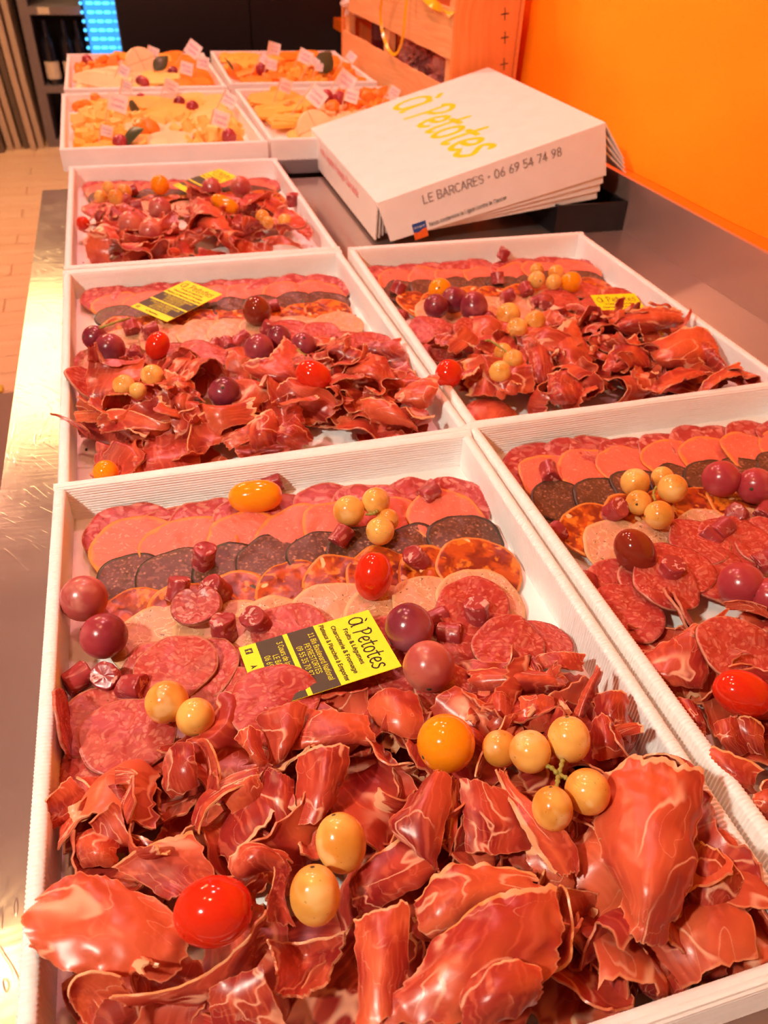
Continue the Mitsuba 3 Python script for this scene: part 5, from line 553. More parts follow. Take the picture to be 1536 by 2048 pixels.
for ti, tk in enumerate(PILES):
    cnt, shreds, ya, yb, zt, L0, W0 = PILES[tk]; M0 = tray_M(tk); rng = np.random.default_rng(5000 + ti); made = []
    for q in range(cnt + shreds):
        shred = q >= cnt
        layer = min(1.0, q / cnt); near = tk == 'A' and q % 2 == 0 and not shred
        flat = q < cnt * 0.3 and not near
        P = ruffle(rng, L0 * rng.uniform(0.75, 1.3), W0 * rng.uniform(0.75, 1.25)) if not shred else ruffle(rng, L0 * rng.uniform(0.4, 0.75), W0 * rng.uniform(0.10, 0.26), 34, 8)
        tilt = 0.5 + 0.4 * layer if not flat else 0.22
        R = trimesh.transformations.rotation_matrix(rng.uniform(0, 6.28), [0, 0, 1]) @ trimesh.transformations.euler_matrix(rng.normal(0, tilt), rng.normal(0, tilt), 0)
        P = P @ R[:3, :3].T
        x, y = rng.uniform(-0.132, 0.132), rng.uniform(ya + 0.018, yb - 0.012)
        if near: x, y = rng.uniform(0.0, 0.145), rng.uniform(-0.198, -0.11)
        if tk == 'C' and y > 0.0 and x < -0.03: y -= 0.12
        side = min(1.0, (y - ya) / 0.03, (yb - y) / 0.05)
        lift = zt * 1.25 if shred else layer * zt
        P = P * [1, 1, 0.75 if not flat else 0.4] + [x, y, 0.010 + lift * max(0.35, side)]
        P = settle(P, tk, M0)
        P[..., 0] = np.clip(P[..., 0], -0.1545 + 0.002 * rng.uniform(), 0.1545)
        P[..., 1] = np.maximum(P[..., 1], -0.2065)
        P[..., 2] = 0.0042 + np.logaddexp(0, (P[..., 2] - 0.0042) / 0.004) * 0.004
        mesh, uv = ham_from_grid(P, int(rng.choice([0, 1, 2, 2, 0])) if not shred else int(rng.choice([1, 3, 2, 3])), rng)
        made.append((single('ham_slice' if not shred else 'ham_shred', mesh, 'ham_m', 'x', 'ham slice' if not shred else 'ham shred', True, uv, f'crumpled ham slices heaped in the {TRAY_NAME[tk]}' if not shred else f'thin ham shreds in the {TRAY_NAME[tk]}', M=M0), shred, x, y))
    for sh in (False, True):
        mine = sorted([m for m in made if m[1] == sh], key=lambda m: m[3]); k = -(-len(mine) // 4)
        for bnd in range(4):
            for q, m in enumerate(sorted(mine[bnd * k:(bnd + 1) * k], key=lambda m: m[2])):
                labels[m[0]]['label'] = f'{"curled ham shred" if sh else "crumpled ham slice"}, {ORD[q]} from left in {BAND[bnd]} of pile in {TRAY_NAME[tk]}'

# ------------------------------------------------------------------ sausage stubs
order = {}
for tk in 'ABCDE':
    for q, i in enumerate(sorted([i for i, s in enumerate(STUBS) if s[0] == tk], key=lambda i: STUBS[i][1][0])): order[i] = q
for i, (tk, c, tilt, az, r, l) in enumerate(STUBS):
    rng = np.random.default_rng(7000 + i); r, l = r / 1000, l / 1000
    prof = [(0, 0, 1), (0.35, 0.002, 1), (0.7, 0.0, 1), (0.90, 0.0, 1), (0.985, 0.03, 0.9), (1.0, 0.10, 0.2), (0.985, 0.35, 0), (0.97, 0.5, 0), (0.985, 0.65, 0), (1.0, 0.90, 0.2), (0.985, 0.97, 0.9), (0.90, 1.0, 1), (0.7, 1.0, 1), (0.35, 0.998, 1), (0, 1, 1)]
    na = 28; a = np.arange(na) * 2 * np.pi / na
    o = 1 + 0.05 * np.sin(2 * a + i) + 0.03 * np.sin(3 * a + 2 * i) + 0.02 * np.sin(6 * a + 3 * i)
    v = np.array([[q * r * np.cos(t) * w, q * r * np.sin(t) * w, (h - 0.5) * l] for q, h, e in prof for t, w in zip(a, o)])
    v += (meshkit.noise(v * 420 + i * 7.3)[:, None] - 0.5) * 0.0011
    v[:, 2] += v[:, 0] * rng.uniform(-0.25, 0.25)
    uv = np.array([[0, e] for q, h, e in prof for _ in a])
    f = []
    for s in range(len(prof) - 1):
        for j in range(na):
            p, q = s * na + j, s * na + (j + 1) % na
            f += [[p, q, q + na], [p, q + na, p + na]]
    m = trimesh.Trimesh(v, np.array(f), process=False)
    R = trimesh.transformations.rotation_matrix(math.radians(az), [0, 0, 1]) @ trimesh.transformations.rotation_matrix(math.radians(tilt), [0, 1, 0])
    m.apply_transform(R); m.apply_translation(np.array(c) / 1000)
    single('sausage_stub', m, 'stub_m', f'short dark red dry sausage stub, {ORD[order[i]]} from left in {TRAY_NAME[tk]}', 'sausage piece', True, uv, f'dry sausage stubs in the {TRAY_NAME[tk]}')

# ------------------------------------------------------------------ fruit
FRUITS = {'red_grape': ('red_grape_m', 'deep red grape', 'grape'), 'rose_grape': ('rose_grape_m', 'rosy pink grape', 'grape'), 'dark_grape': ('dark_grape_m', 'dark purple grape', 'grape'), 'golden_grape': ('gold_grape_m', 'translucent golden grape', 'grape'), 'cherry_tomato': ('red_tomato_m', 'glossy red cherry tomato', 'tomato'),
          'orange_tomato': ('orange_tomato_m', 'glossy orange cherry tomato', 'tomato'), 'brown_tomato': ('brown_tomato_m', 'glossy brown-red cherry tomato', 'tomato'), 'orange_apricot': ('apricot_m', 'orange dried apricot', 'apricot')}
order = {}
for i, s in enumerate(FRUIT): order.setdefault((s[0], s[1]), []).append(i)
rank = {}
for g in order.values():
    for q, i in enumerate(sorted(g, key=lambda i: FRUIT[i][2][0])): rank[i] = (q, len(g))
ico = trimesh.creation.icosphere(4)
for i, (kind, tk, c, r, asp, ang) in enumerate(FRUIT):
    mat, lab, cat = FRUITS[kind]; rng = np.random.default_rng(8000 + i)
    v = ico.vertices.copy()
    v = v * (1 + 0.02 * (meshkit.noise(v * 1.3 + i * 3.1)[:, None] - 0.5) * 2)
    if kind == 'orange_apricot': v = v * (1 + 0.12 * (meshkit.noise(v * 2.0 + i)[:, None] - 0.5) * 2) * [1, 1, 0.8]
    if kind == 'orange_tomato' and asp > 1.4: v[:, 1:] *= (1 - 0.06 * np.cos(v[:, :1] * 3.0) + 0.02)
    v[:, 0] *= asp
    dent = np.exp(-((1.02 - v[:, 0] / asp) / 0.05)); v[:, 0] -= 0.05 * np.minimum(dent, 1) * asp
    t = math.radians(ang)
    ax = RIGHT * math.cos(t) + UP * math.sin(t)
    if asp == 1.0: ax = rng.normal(size=3); ax[2] = -abs(ax[2]) if tk in 'A' else ax[2]
    ax = ax / np.linalg.norm(ax)
    up = np.array([0, 0, 1.0]) if abs(ax[2]) < 0.9 else np.array([0, 1.0, 0])
    y = np.cross(up, ax); y /= np.linalg.norm(y); z = np.cross(ax, y)
    B = np.stack([ax, y, z], 1)
    q, n = rank[i]
    where = f'{ORD[q]} of its kind from left in {TRAY_NAME[tk]}' if n > 1 else f'the only one in {TRAY_NAME[tk]}'
    k = thing(kind, f'{"oval " if asp > 1.15 else "round "}{lab}, {where}', cat, f'{lab}s in the {TRAY_NAME[tk]}' if n > 1 else None)
    put('flesh', trimesh.Trimesh(v * r @ B.T + c, ico.faces, process=False), mat, True, k)
    if tk in 'ABDE' and kind != 'orange_apricot':
        e = trimesh.creation.icosphere(2, 0.085 * r if 'tomato' in kind else 0.10 * r).vertices * [0.4, 1, 1]
        put('stem_scar', trimesh.Trimesh((e + [0.955 * r * asp, 0, 0]) @ B.T + c, trimesh.creation.icosphere(2).faces, process=False), 'dark_stem_m', True, k)
def P3(*a): return [np.array(x, float) / 1000 for x in a]
def stem(pts, r, label):
    pts = np.array(pts); q = make_interp_spline(np.linspace(0, 1, len(pts)), pts, k=min(3, len(pts) - 1))(np.linspace(0, 1, 24))
    single('grape_stem', tube(q, r * (1 + 0.25 * np.sin(np.linspace(0, 19, 24)))), 'stem_m', label, 'grape stem', True)
def fpos(kind, tk, n): return np.array(FRUIT[[i for i, f in enumerate(FRUIT) if f[0] == kind and f[1] == tk][n]][2])
g = [fpos('golden_grape', 'A', n) for n in range(13)]
hub = (g[7] + g[8] + g[9] + g[10]) / 4 + [0, 0, -0.004]
for n in (7, 8, 9, 10): stem([g[n] * 0.42 + hub * 0.58, g[n] * 0.2 + hub * 0.8 + [0, 0, 0.002], hub], 0.0011, f'green twig joining the {["upper left", "upper right", "right", "lowest"][n - 7]} golden grape of the cluster in front left tray')
hub2 = (g[2] + g[3] + g[4] + g[5]) / 4
stem([g[2] * 0.3 + hub2 * 0.7 + [0, 0, 0.006], hub2 + [0, 0, 0.002], g[3] * 0.3 + hub2 * 0.7], 0.0011, 'short dark twig between the golden grapes near the far wall of the front left tray')
e = [fpos('golden_grape', 'E', n) for n in range(5)]; hub3 = sum(e) / 5
stem([e[0] * 0.4 + hub3 * 0.6, hub3, e[4] * 0.35 + hub3 * 0.65], 0.0011, 'twig between the golden grapes of the front right tray')
b = [fpos('red_grape', 'B', 0)] + [fpos('dark_grape', 'B', n) for n in range(5)]
stem([b[0] * .5 + b[1] * .5 + [0, 0.004, .014], b[1] + [0.008, 0.018, .018], b[1] + [0.022, 0.030, .016]], 0.0012, 'curved green stem on the two red grapes at the left of the middle left tray')
stem([b[3] + [-0.006, -0.012, 0.002], b[3] + [-0.010, -0.022, 0.006], b[3] + [-0.004, -0.028, 0.004]], 0.0012, 'green stem below the dark grapes at the centre of the middle left tray')
d = [fpos('golden_grape', 'D', n) for n in range(10)]
stem([d[8] + [0, 0, 0.002], d[7] + [-0.012, -0.002, 0.012], d[7] + [-0.020, 0.0, 0.014]], 0.0011, 'dark green stem of the three golden grapes in the middle right tray')

# ------------------------------------------------------------------ lettering
def arc(cx, cy, rx, ry, a0, a1, n=14):
    t = np.radians(np.linspace(a0, a1, n)); return [(cx + rx * math.cos(x), cy + ry * math.sin(x)) for x in t]
HAND = {  # strokes in units of the capital height: (advance, strokes)
    'À': (0.92, [arc(0.40, 0.42, 0.34, 0.42, 40, 330, 20)[:-2] + [(0.66, 0.30), (0.72, 0.80), (0.74, 0.30), (0.86, 0.02)], [(0.44, 1.12), (0.62, 0.98)]]),
    'P': (0.74, [[(0.20, -0.06), (0.24, 0.45), (0.22, 0.96)], [(0.10, 0.90), (0.45, 1.0), (0.66, 0.82), (0.58, 0.58), (0.26, 0.44)]]),
    'e': (0.56, [[(0.12, 0.32), (0.44, 0.38), (0.46, 0.56), (0.30, 0.66), (0.12, 0.50), (0.10, 0.22), (0.26, 0.02), (0.50, 0.12)]]),
    't': (0.48, [[(0.24, 0.98), (0.20, 0.45), (0.24, 0.08), (0.42, 0.06)], [(0.02, 0.66), (0.46, 0.70)]]),
    'o': (0.58, [arc(0.28, 0.32, 0.22, 0.32, 80, 440, 18)]),
    's': (0.50, [[(0.44, 0.60), (0.28, 0.68), (0.14, 0.54), (0.30, 0.36), (0.44, 0.20), (0.30, 0.0), (0.06, 0.06)]]), ' ': (0.30, [])}
ROUND = {
    'L': (0.62, [[(0.08, 1), (0.08, 0), (0.52, 0)]]), 'E': (0.62, [[(0.52, 1), (0.08, 1), (0.08, 0), (0.52, 0)], [(0.08, 0.52), (0.46, 0.52)]]),
    'B': (0.66, [[(0.08, 0), (0.08, 1), (0.36, 1)] + arc(0.36, 0.765, 0.18, 0.235, 80, -90, 8) + [(0.08, 0.53)], [(0.36, 0.53)] + arc(0.36, 0.265, 0.21, 0.265, 80, -90, 8) + [(0.08, 0)]]),
    'A': (0.70, [[(0.04, 0), (0.33, 1), (0.62, 0)], [(0.13, 0.32), (0.53, 0.32)]]),
    'R': (0.66, [[(0.08, 0), (0.08, 1), (0.36, 1)] + arc(0.36, 0.75, 0.19, 0.25, 80, -90, 8) + [(0.08, 0.5)], [(0.32, 0.5), (0.56, 0)]]),
    'C': (0.68, [arc(0.36, 0.5, 0.29, 0.5, 50, 310, 16)]), 'S': (0.62, [[(0.52, 0.82)] + arc(0.30, 0.76, 0.21, 0.24, 40, 240, 9) + arc(0.30, 0.26, 0.23, 0.26, 60, -150, 10)]),
    '0': (0.66, [arc(0.31, 0.5, 0.24, 0.5, 0, 360, 22)]), '6': (0.64, [[(0.46, 1.0), (0.18, 0.62), (0.09, 0.32)] + arc(0.30, 0.27, 0.21, 0.27, 170, -190, 20)]),
    '9': (0.64, [[(0.16, 0.0), (0.44, 0.38), (0.52, 0.70)] + arc(0.31, 0.73, 0.21, 0.27, -10, 350, 20)]), '5': (0.62, [[(0.50, 1), (0.14, 1), (0.11, 0.56)] + arc(0.28, 0.30, 0.23, 0.30, 110, -150, 14)]),
    '4': (0.66, [[(0.40, 0), (0.40, 1), (0.06, 0.28), (0.58, 0.28)]]), '7': (0.60, [[(0.06, 1), (0.52, 1), (0.20, 0)]]),
    '8': (0.64, [arc(0.30, 0.75, 0.18, 0.25, -90, 270, 16), arc(0.30, 0.26, 0.22, 0.26, 90, 450, 16)]), '•': (0.50, [arc(0.24, 0.45, 0.07, 0.07, 0, 360, 10)]), ' ': (0.34, [])}
def write(text, font, h, width, smooth=True):
    x, parts = 0.0, []
    for ch in text:
        adv, strokes = font[ch]
        for s in strokes:
            s = np.array(s) + [x, 0]
            if smooth and len(s) > 3 and font is HAND: s = make_interp_spline(np.linspace(0, 1, len(s)), s, k=3)(np.linspace(0, 1, 40))
            parts.append(LineString(s).buffer(width, quad_segs=4))
        x += adv
    u = union_all(parts).simplify(0.006)
    m = extrude(u, 0.00012 / h); m.apply_scale(h); return m, x * h
def fit(mesh, x0, x1, y0, y1):
    (a, b, _), (c, d, _) = mesh.bounds
    mesh.apply_translation([-a, -b, 0]); mesh.apply_scale([(x1 - x0) / (c - a), (y1 - y0) / (d - b), 1]); mesh.apply_translation([x0, y0, 0]); return mesh
def inter(text, h, bold=False): return meshkit.text_mesh(text, h, 0.0001, bold)

# ------------------------------------------------------------------ business cards
CARDLAB = {'A': 'yellow and black shop card lying on the salami in the front left tray', 'B': 'yellow and black shop card leaning among the loin slices of the middle left tray',
           'D': 'yellow shop card seen edge-on near the right wall of the middle right tray', 'C': 'yellow shop card behind two red grapes in the third tray of the left row'}
for tk, tl, tr, bl in CARDS:
    tl, tr, bl = [np.array(q) / 1000 for q in (tl, tr, bl)]
    x = tr - tl; x /= np.linalg.norm(x); yd = tl - bl; z = np.cross(x, yd); z /= np.linalg.norm(z)
    M = frame((tl + tr) / 2, x, z)
    k = thing('shop_card', CARDLAB[tk], 'card')
    W, Hh = 0.055, 0.085
    put('paper', box(-W / 2, W / 2, -Hh, 0, -0.0004, 0), 'yellow_print_m', False, k, M=M)
    for y0, y1 in ((-0.0545, -0.0375), (-0.0745, -0.0575)): put('dark_band', box(-W / 2 + 0.0001, W / 2 - 0.0001, y0, y1, 0.0, 0.0001), 'dark_print_m', False, k, M=M)
    m, _ = write('À Petotes', HAND, 0.009, 0.045); fit(m, -0.0240, 0.0235, -0.0168, -0.0035); m.apply_translation([0, 0, 0.0001]); put('title', m, 'black_ink_m', False, k, M=M)
    for text, yy, hw, ink in (('Fruits & Légumes', -0.0222, 0.0165, 'black_ink_m'), ('Charcuterie & Fromage', -0.0285, 0.0220, 'black_ink_m'), ('Plateaux & Planches à Emporter', -0.0350, 0.0258, 'black_ink_m'),
                              ('11 Bis Boulevard National', -0.0428, 0.0215, 'yellow_print_m'), ('PEYRESTORTES', -0.0478, 0.0135, 'yellow_print_m'), ('09 55 35 70 97', -0.0528, 0.0130, 'yellow_print_m'),
                              ('3 Cours de la Méditerranée', -0.0628, 0.0220, 'yellow_print_m'), ('LE BARCARES', -0.0678, 0.0120, 'yellow_print_m'), ('06 69 54 74 98', -0.0728, 0.0130, 'yellow_print_m'), ('À Petotes', -0.0820, 0.009, 'black_ink_m')):
        if tk in 'CD' and yy < -0.036: continue
        m = inter(text, 0.0022, ink == 'black_ink_m'); fit(m, -hw, hw, yy, yy + 0.0038); m.apply_translation([0, 0, 0.00012]); put('lettering', m, ink, False, k, M=M)
    put('icon', box(-0.024, -0.0195, -0.0822, -0.0777, 0, 0.0001), 'dark_print_m', False, k, M=M)
    m = inter('f', 0.003, True); fit(m, -0.0228, -0.0206, -0.0820, -0.0785); m.apply_translation([0, 0, 0.00012]); put('icon_letter', m, 'yellow_print_m', False, k, M=M)

# ------------------------------------------------------------------ stacked box lids
LR = np.array([[-0.005889, 0.962957, -0.269589], [-0.99998, -0.006279, -0.000584], [-0.002255, 0.26958, 0.962975]]); LP = np.array([0.40224, 0.95010, 0.10547])
la, lb_ = 0.4256, 0.3379
LM = np.eye(4); LM[:3, :3] = LR; LM[:3, 3] = LP
def flap(p0, p1, q1, q0, th=0.0022, ribs=False):
    """A card panel with corners p0 p1 (fold) and q1 q0 (free edge), thickened inwards; ribs: shallow corrugation lines along the fold."""
    p0, p1, q1, q0 = map(np.array, (p0, p1, q1, q0))
    n = np.cross(p1 - p0, q0 - p0); n = n / np.linalg.norm(n)
    k = 110 if ribs else 2
    t = np.linspace(0, 1, k); w = 0.00013 * np.cos(2 * np.pi * t * 22) if ribs else np.zeros(k)
    A = p0 + t[:, None] * (q0 - p0) + w[:, None] * n; B = p1 + t[:, None] * (q1 - p1) + w[:, None] * n
    v = np.vstack([A, B, A + n * th, B + n * th]); f = []
    for i in range(k - 1):
        f += [[i, k + i, k + i + 1], [i, k + i + 1, i + 1], [2 * k + i, 3 * k + i + 1, 3 * k + i], [2 * k + i, 2 * k + i + 1, 3 * k + i + 1],
              [i, i + 1, 2 * k + i + 1], [i, 2 * k + i + 1, 2 * k + i], [k + i, 3 * k + i, 3 * k + i + 1], [k + i, 3 * k + i + 1, k + i + 1]]
    f += [[0, 2 * k, 3 * k], [0, 3 * k, k], [k - 1, 2 * k - 1, 4 * k - 1], [k - 1, 4 * k - 1, 3 * k - 1]]
    m = trimesh.Trimesh(v, f, process=False); return m
LIDN = ['topmost white card box lid printed with a yellow shop name', 'plain white card box lid nested second, just under the printed lid', 'plain white card box lid nested third in the tilted stack', 'plain white card box lid at the bottom of the tilted stack']
for q in range(4):
    k = thing('box_lid', LIDN[q], 'box lid')
    dz = -0.0082 * q; ins = 0.0032 * q; A, B, D = la / 2, lb_ / 2, 0.070
    put('top_panel', (lambda m: (m.apply_translation([0, 0, dz - 0.0012]), m)[1])(bevel_box(la - 2 * ins, lb_ - 2 * ins, 0.0024, 0.001)), 'card_white_m', 30, k, M=LM)
    a, b = A - ins, B - ins; s = 0.004
    put('front_panel', flap((a, -b, dz), (a, b, dz), (a + s - 0.001 * q, b - 0.004, -D - 0.0115 * q), (a + s * 0.8, -b + 0.006, -0.056), ribs=True), 'card_white_m', False, k, M=LM)
    put('back_panel', flap((-a, b, dz), (-a, -b, dz), (-a - s, -b + 0.004, -0.056), (-a - s, b - 0.004, dz - D)), 'card_white_m', False, k, M=LM)
    sp = 0.013 - 0.003 * q
    put('left_panel', flap((-a, -b, dz), (a, -b, dz), (a - 0.010, -b - sp, -0.052), (-a + 0.004, -b - sp, -0.052)), 'card_white_m', False, k, M=LM)
    put('right_panel', flap((a, b, dz), (-a, b, dz), (-a + 0.004, b + 0.030 + 0.006 * q, dz - 0.060), (a - 0.006, b + 0.030 + 0.006 * q, dz - 0.060)), 'card_white_m', False, k, M=LM)
    if q: continue
    m, _ = write('À Petotes', HAND, 0.1, 0.072); fit(m, -0.186, 0.165, -0.034, 0.062); m.apply_translation([0, 0, 0.0001]); put('title', m, 'yellow_ink_m', False, k, M=LM)
    nrm = np.cross([0, 1, 0], [s, 0, -D]) * -1; nrm = nrm / np.linalg.norm(nrm)
    FM = LM @ frame((a + 0.0004, 0, 0), (0, 1, 0), (D, 0, s))
    m, _ = write('LE BARCARES • 06 69 54 74 98', ROUND, 0.0125, 0.060, False); fit(m, -0.106, 0.101, -0.0225, -0.0100); put('lettering', m, 'grey_ink_m', False, k, M=FM)
    m = inter('Nous soutenons la Ligue contre le Cancer', 0.006, True); fit(m, -0.104, 0.013, -0.056, -0.0485); put('lettering', m, 'black_ink_m', False, k, M=FM)
    put('logo', box(-0.1285, -0.1083, -0.057, -0.0435, 0, 0.00008), 'logo_blue_m', False, k, M=FM)
    wave = Polygon([(-0.1285, -0.066), (-0.1083, -0.066), (-0.1083, -0.0535)] + [(-0.1083 - 0.0202 * t, -0.0550 + 0.0016 * math.sin(6.0 * t + 0.6)) for t in np.linspace(0, 1, 14)])
    put('logo_wave', extrude(wave, 0.0001), 'logo_red_m', False, k, M=FM)
    m = inter('la Ligue', 0.004); fit(m, -0.1265, -0.1105, -0.0515, -0.0475); m.apply_translation([0, 0, 0.00009]); put('logo_lettering', m, 'card_white_m', False, k, M=FM)
    SM = LM @ frame((0, -b - 0.0005, 0), (1, 0, 0), (0, -0.052, sp))
    m = inter('Fruits-Légumes-Fromage-Charcuterie', 0.010); fit(m, -0.135, 0.115, -0.026, -0.010); put('lettering', m, 'pink_ink_m', False, k, M=SM)

bx_ = thing('black_plastic_tray', 'black plastic tray on the counter under the box lids, against the steel upstand', 'tray')
put('base', box(0.512, 0.6265, 0.735, 1.02, 0.0004, 0.004), 'cabinet_m', False, bx_)
for a_ in (0.512, 0.6225): put('side_wall', box(a_, a_ + 0.004, 0.735, 1.02, 0.004, 0.042), 'cabinet_m', False, bx_)
for a_ in (0.735, 1.016): put('end_wall', box(0.516, 0.6225, a_, a_ + 0.004, 0.004, 0.042), 'cabinet_m', False, bx_)
# ------------------------------------------------------------------ cheese
def cheese_item(kind, rng):
    if kind == 'cheese_cube':
        m = bevel_box(0.017 * rng.uniform(0.85, 1.3), 0.015, 0.014, 0.0012)
    elif kind == 'cheese_stick':
        m = bevel_box(0.045, 0.011, 0.009, 0.001)
    elif kind == 'cheese_slice':
        n = 13; t = np.linspace(-1, 1, n)
        poly = Polygon([(0.036 * a, 0.016 * math.sqrt(max(0, 1 - 0.85 * a * a))) for a in t] + [(0.036 * a, -0.012 + 0.002 * a) for a in t[::-1]])
        m = extrude(poly, 0.0045)
    elif kind == 'cheese_curl':
        th = np.linspace(0, rng.uniform(3.5, 5.5), 20); r0 = 0.006 + 0.0006 * th
        poly = LineString(np.c_[r0 * np.cos(th), r0 * np.sin(th)]).buffer(0.0015, quad_segs=2)
        m = extrude(poly, 0.016 * rng.uniform(0.8, 1.3))
    else:
        pr = [(0, 0), (0.9, 0), (1, 0.1), (1, 0.9), (0.9, 1), (0, 1)]
        m = trimesh.creation.revolve(np.array([(a * 0.027, b * 0.022) for a, b in pr]), sections=32)
    m.apply_translation(-m.bounds.mean(0)); return m
BLOCKS = {  # tray: (x0, x1, y0, y1, kind, colour, number, top height)
    'F': [(-0.14, -0.06, -0.02, 0.11, 'cheese_cube', 'pale', 34, 0.055), (-0.145, -0.05, -0.16, -0.05, 'cheese_cube', 'gold', 30, 0.05), (-0.08, -0.02, -0.08, 0.10, 'cheese_curl', 'pale', 22, 0.058), (-0.14, 0.01, -0.195, -0.13, 'cheese_slice', 'gold', 14, 0.045), (-0.02, 0.08, 0.0, 0.15, 'cheese_slice', 'gold', 20, 0.052),
          (0.02, 0.135, -0.17, -0.04, 'cheese_curl', 'pale', 60, 0.058), (0.07, 0.15, 0.0, 0.18, 'cheese_slice', 'pale', 18, 0.05), (-0.03, 0.05, -0.18, -0.06, 'cheese_slice', 'cream', 18, 0.05), (-0.14, 0.14, 0.12, 0.19, 'cheese_stick', 'gold', 26, 0.045)],
    'G': [(-0.14, -0.05, 0.02, 0.18, 'cheese_cube', 'orange', 34, 0.056), (-0.14, -0.02, -0.18, 0.0, 'cheese_slice', 'cream', 34, 0.056), (-0.02, 0.08, -0.15, 0.02, 'cheese_slice', 'pale', 26, 0.055), (-0.03, 0.08, 0.05, 0.19, 'cheese_slice', 'gold', 22, 0.055), (0.07, 0.15, -0.18, 0.18, 'cheese_slice', 'orange', 38, 0.055)],
    'H': [(-0.14, -0.02, 0.02, 0.18, 'cheese_slice', 'gold', 30, 0.052), (-0.14, -0.05, -0.05, 0.03, 'cheese_stick', 'gold', 14, 0.045), (-0.10, 0.02, -0.19, -0.12, 'cheese_slice', 'pale', 20, 0.04), (-0.03, 0.06, -0.10, 0.06, 'cheese_stick', 'cream', 26, 0.05), (0.04, 0.15, -0.05, 0.19, 'cheese_curl', 'orange', 50, 0.058), (0.0, 0.15, -0.18, -0.05, 'cheese_cube', 'gold', 26, 0.05)],
    'I': [(-0.14, -0.04, -0.19, 0.0, 'cheese_stick', 'orange', 30, 0.05), (-0.14, -0.02, 0.02, 0.18, 'cheese_slice', 'gold', 28, 0.052), (-0.04, 0.07, -0.16, 0.0, 'cheese_curl', 'gold', 36, 0.055), (0.0, 0.15, 0.02, 0.19, 'cheese_slice', 'orange', 28, 0.055), (0.06, 0.15, -0.18, 0.02, 'cheese_cube', 'orange', 28, 0.055)]}
CHN = {'pale': 'pale yellow', 'gold': 'golden yellow', 'orange': 'orange', 'cream': 'creamy white'}
CHK = {'cheese_cube': 'cheese cube', 'cheese_stick': 'cheese stick', 'cheese_slice': 'cheese slice', 'cheese_curl': 'cheese curl', 'cheese_round': 'round cheese'}
PROTO, CHM = {}, {}
for tk, blocks in BLOCKS.items():
    M0 = tray_M(tk); rng = np.random.default_rng(ord(tk))
    for (x0, x1, y0, y1, kind, colr, cnt, top) in blocks:
        for q in range(cnt):
            pk = (kind, colr, q % 3)
            if pk not in PROTO: PROTO[pk] = mikit.ply(cheese_item(kind, np.random.default_rng(hash_ := len(PROTO) + 77)), f'cheese_{colr}_m', smooth=35)
            lay = (q + 0.5) / cnt; slc = kind in ('cheese_slice', 'cheese_stick')
            x = rng.uniform(x0, x1) if not slc else x0 + (x1 - x0) * ((q * 0.38) % 1.0)
            y = rng.uniform(y0, y1) if not slc else y0 + (y1 - y0) * lay
            z = 0.012 + (top - 0.032) * (lay if not slc else 0.55 + 0.4 * math.sin(q * 2.1))
            rx, ry, rz = (rng.uniform(-0.5, 0.5), rng.uniform(-0.5, 0.5), rng.uniform(0, 6.28)) if not slc else (0.45 + rng.normal(0, 0.1), rng.normal(0, 0.12), 0.35 * math.sin(x0 * 99) + rng.normal(0, 0.12))
            if kind == 'cheese_curl': rx += 1.2
            if slc: x, y = np.clip(x, -0.112, 0.112), np.clip(y, -0.182, 0.182)
            else: x, y = np.clip(x, -0.138, 0.138), np.clip(y, -0.19, 0.19)
            Mq = M0 @ trimesh.transformations.translation_matrix([x, y, z]) @ trimesh.transformations.euler_matrix(rx, ry, rz, 'rzyx' if not slc else 'sxyz')
            k = numbered(kind); scene[k] = {**PROTO[pk], 'to_world': T(Mq.tolist())}
            tag(k, 'x', 'cheese', f'{CHN[colr]} {CHK[kind]}s in the {TRAY_NAME[tk]}'); CHM.setdefault((tk, colr, kind), []).append((y, x, k))
for (tk, colr, kind), mem in CHM.items():
    mem.sort(); n4 = -(-len(mem) // 4)
    for bnd in range(4):
        for q, (y, x, k) in enumerate(sorted(mem[bnd * n4:(bnd + 1) * n4], key=lambda m: m[1])):
            labels[k]['label'] = f'{CHN[colr]} {CHK[kind]}, {ORD[q]} from left in {BAND[bnd]} in {TRAY_NAME[tk]}'
for x, y, z, tk, lab in ((-0.075, -0.155, 0.030, 'H', 'small round cheese cut into wedges at the front of the near right cheese tray'), (0.0, -0.02, 0.045, 'G', 'round cheese with a dark swirl in the middle of the far left cheese tray')):
    k = thing('round_cheese', lab, 'cheese')
    for q in range(4):
        m = cheese_item('round', np.random.default_rng(3)); m.apply_scale(1.25)
        import manifold3d as mf
        mm = mf.Manifold(mf.Mesh(np.array(m.vertices, np.float32), np.array(m.faces, np.uint32)))
        c0 = mf.Manifold.cube([0.1, 0.1, 0.1]).translate([0.0006, 0.0006, -0.05]).rotate([0, 0, 90 * q + 20])
        w = (mm ^ c0).to_mesh()
        put('wedge', trimesh.Trimesh(w.vert_properties[:, :3], w.tri_verts), 'cheese_cream_m', 35, k, M=tray_M(tk) @ trimesh.transformations.translation_matrix([x, y, z]) @ trimesh.transformations.rotation_matrix(0.9, [1, 0, 0]))
FTEXT = ['Tomme', 'Brebis', 'Comté', 'Chèvre', 'Gouda', 'Morbier', 'Cantal', 'Bleu']
order = {}
for i, s in enumerate(FLAGS): order.setdefault(s[0], []).append(i)
frank = {}
for g_ in order.values():
    for q, i in enumerate(sorted(g_, key=lambda i: FLAGS[i][1][0])): frank[i] = q
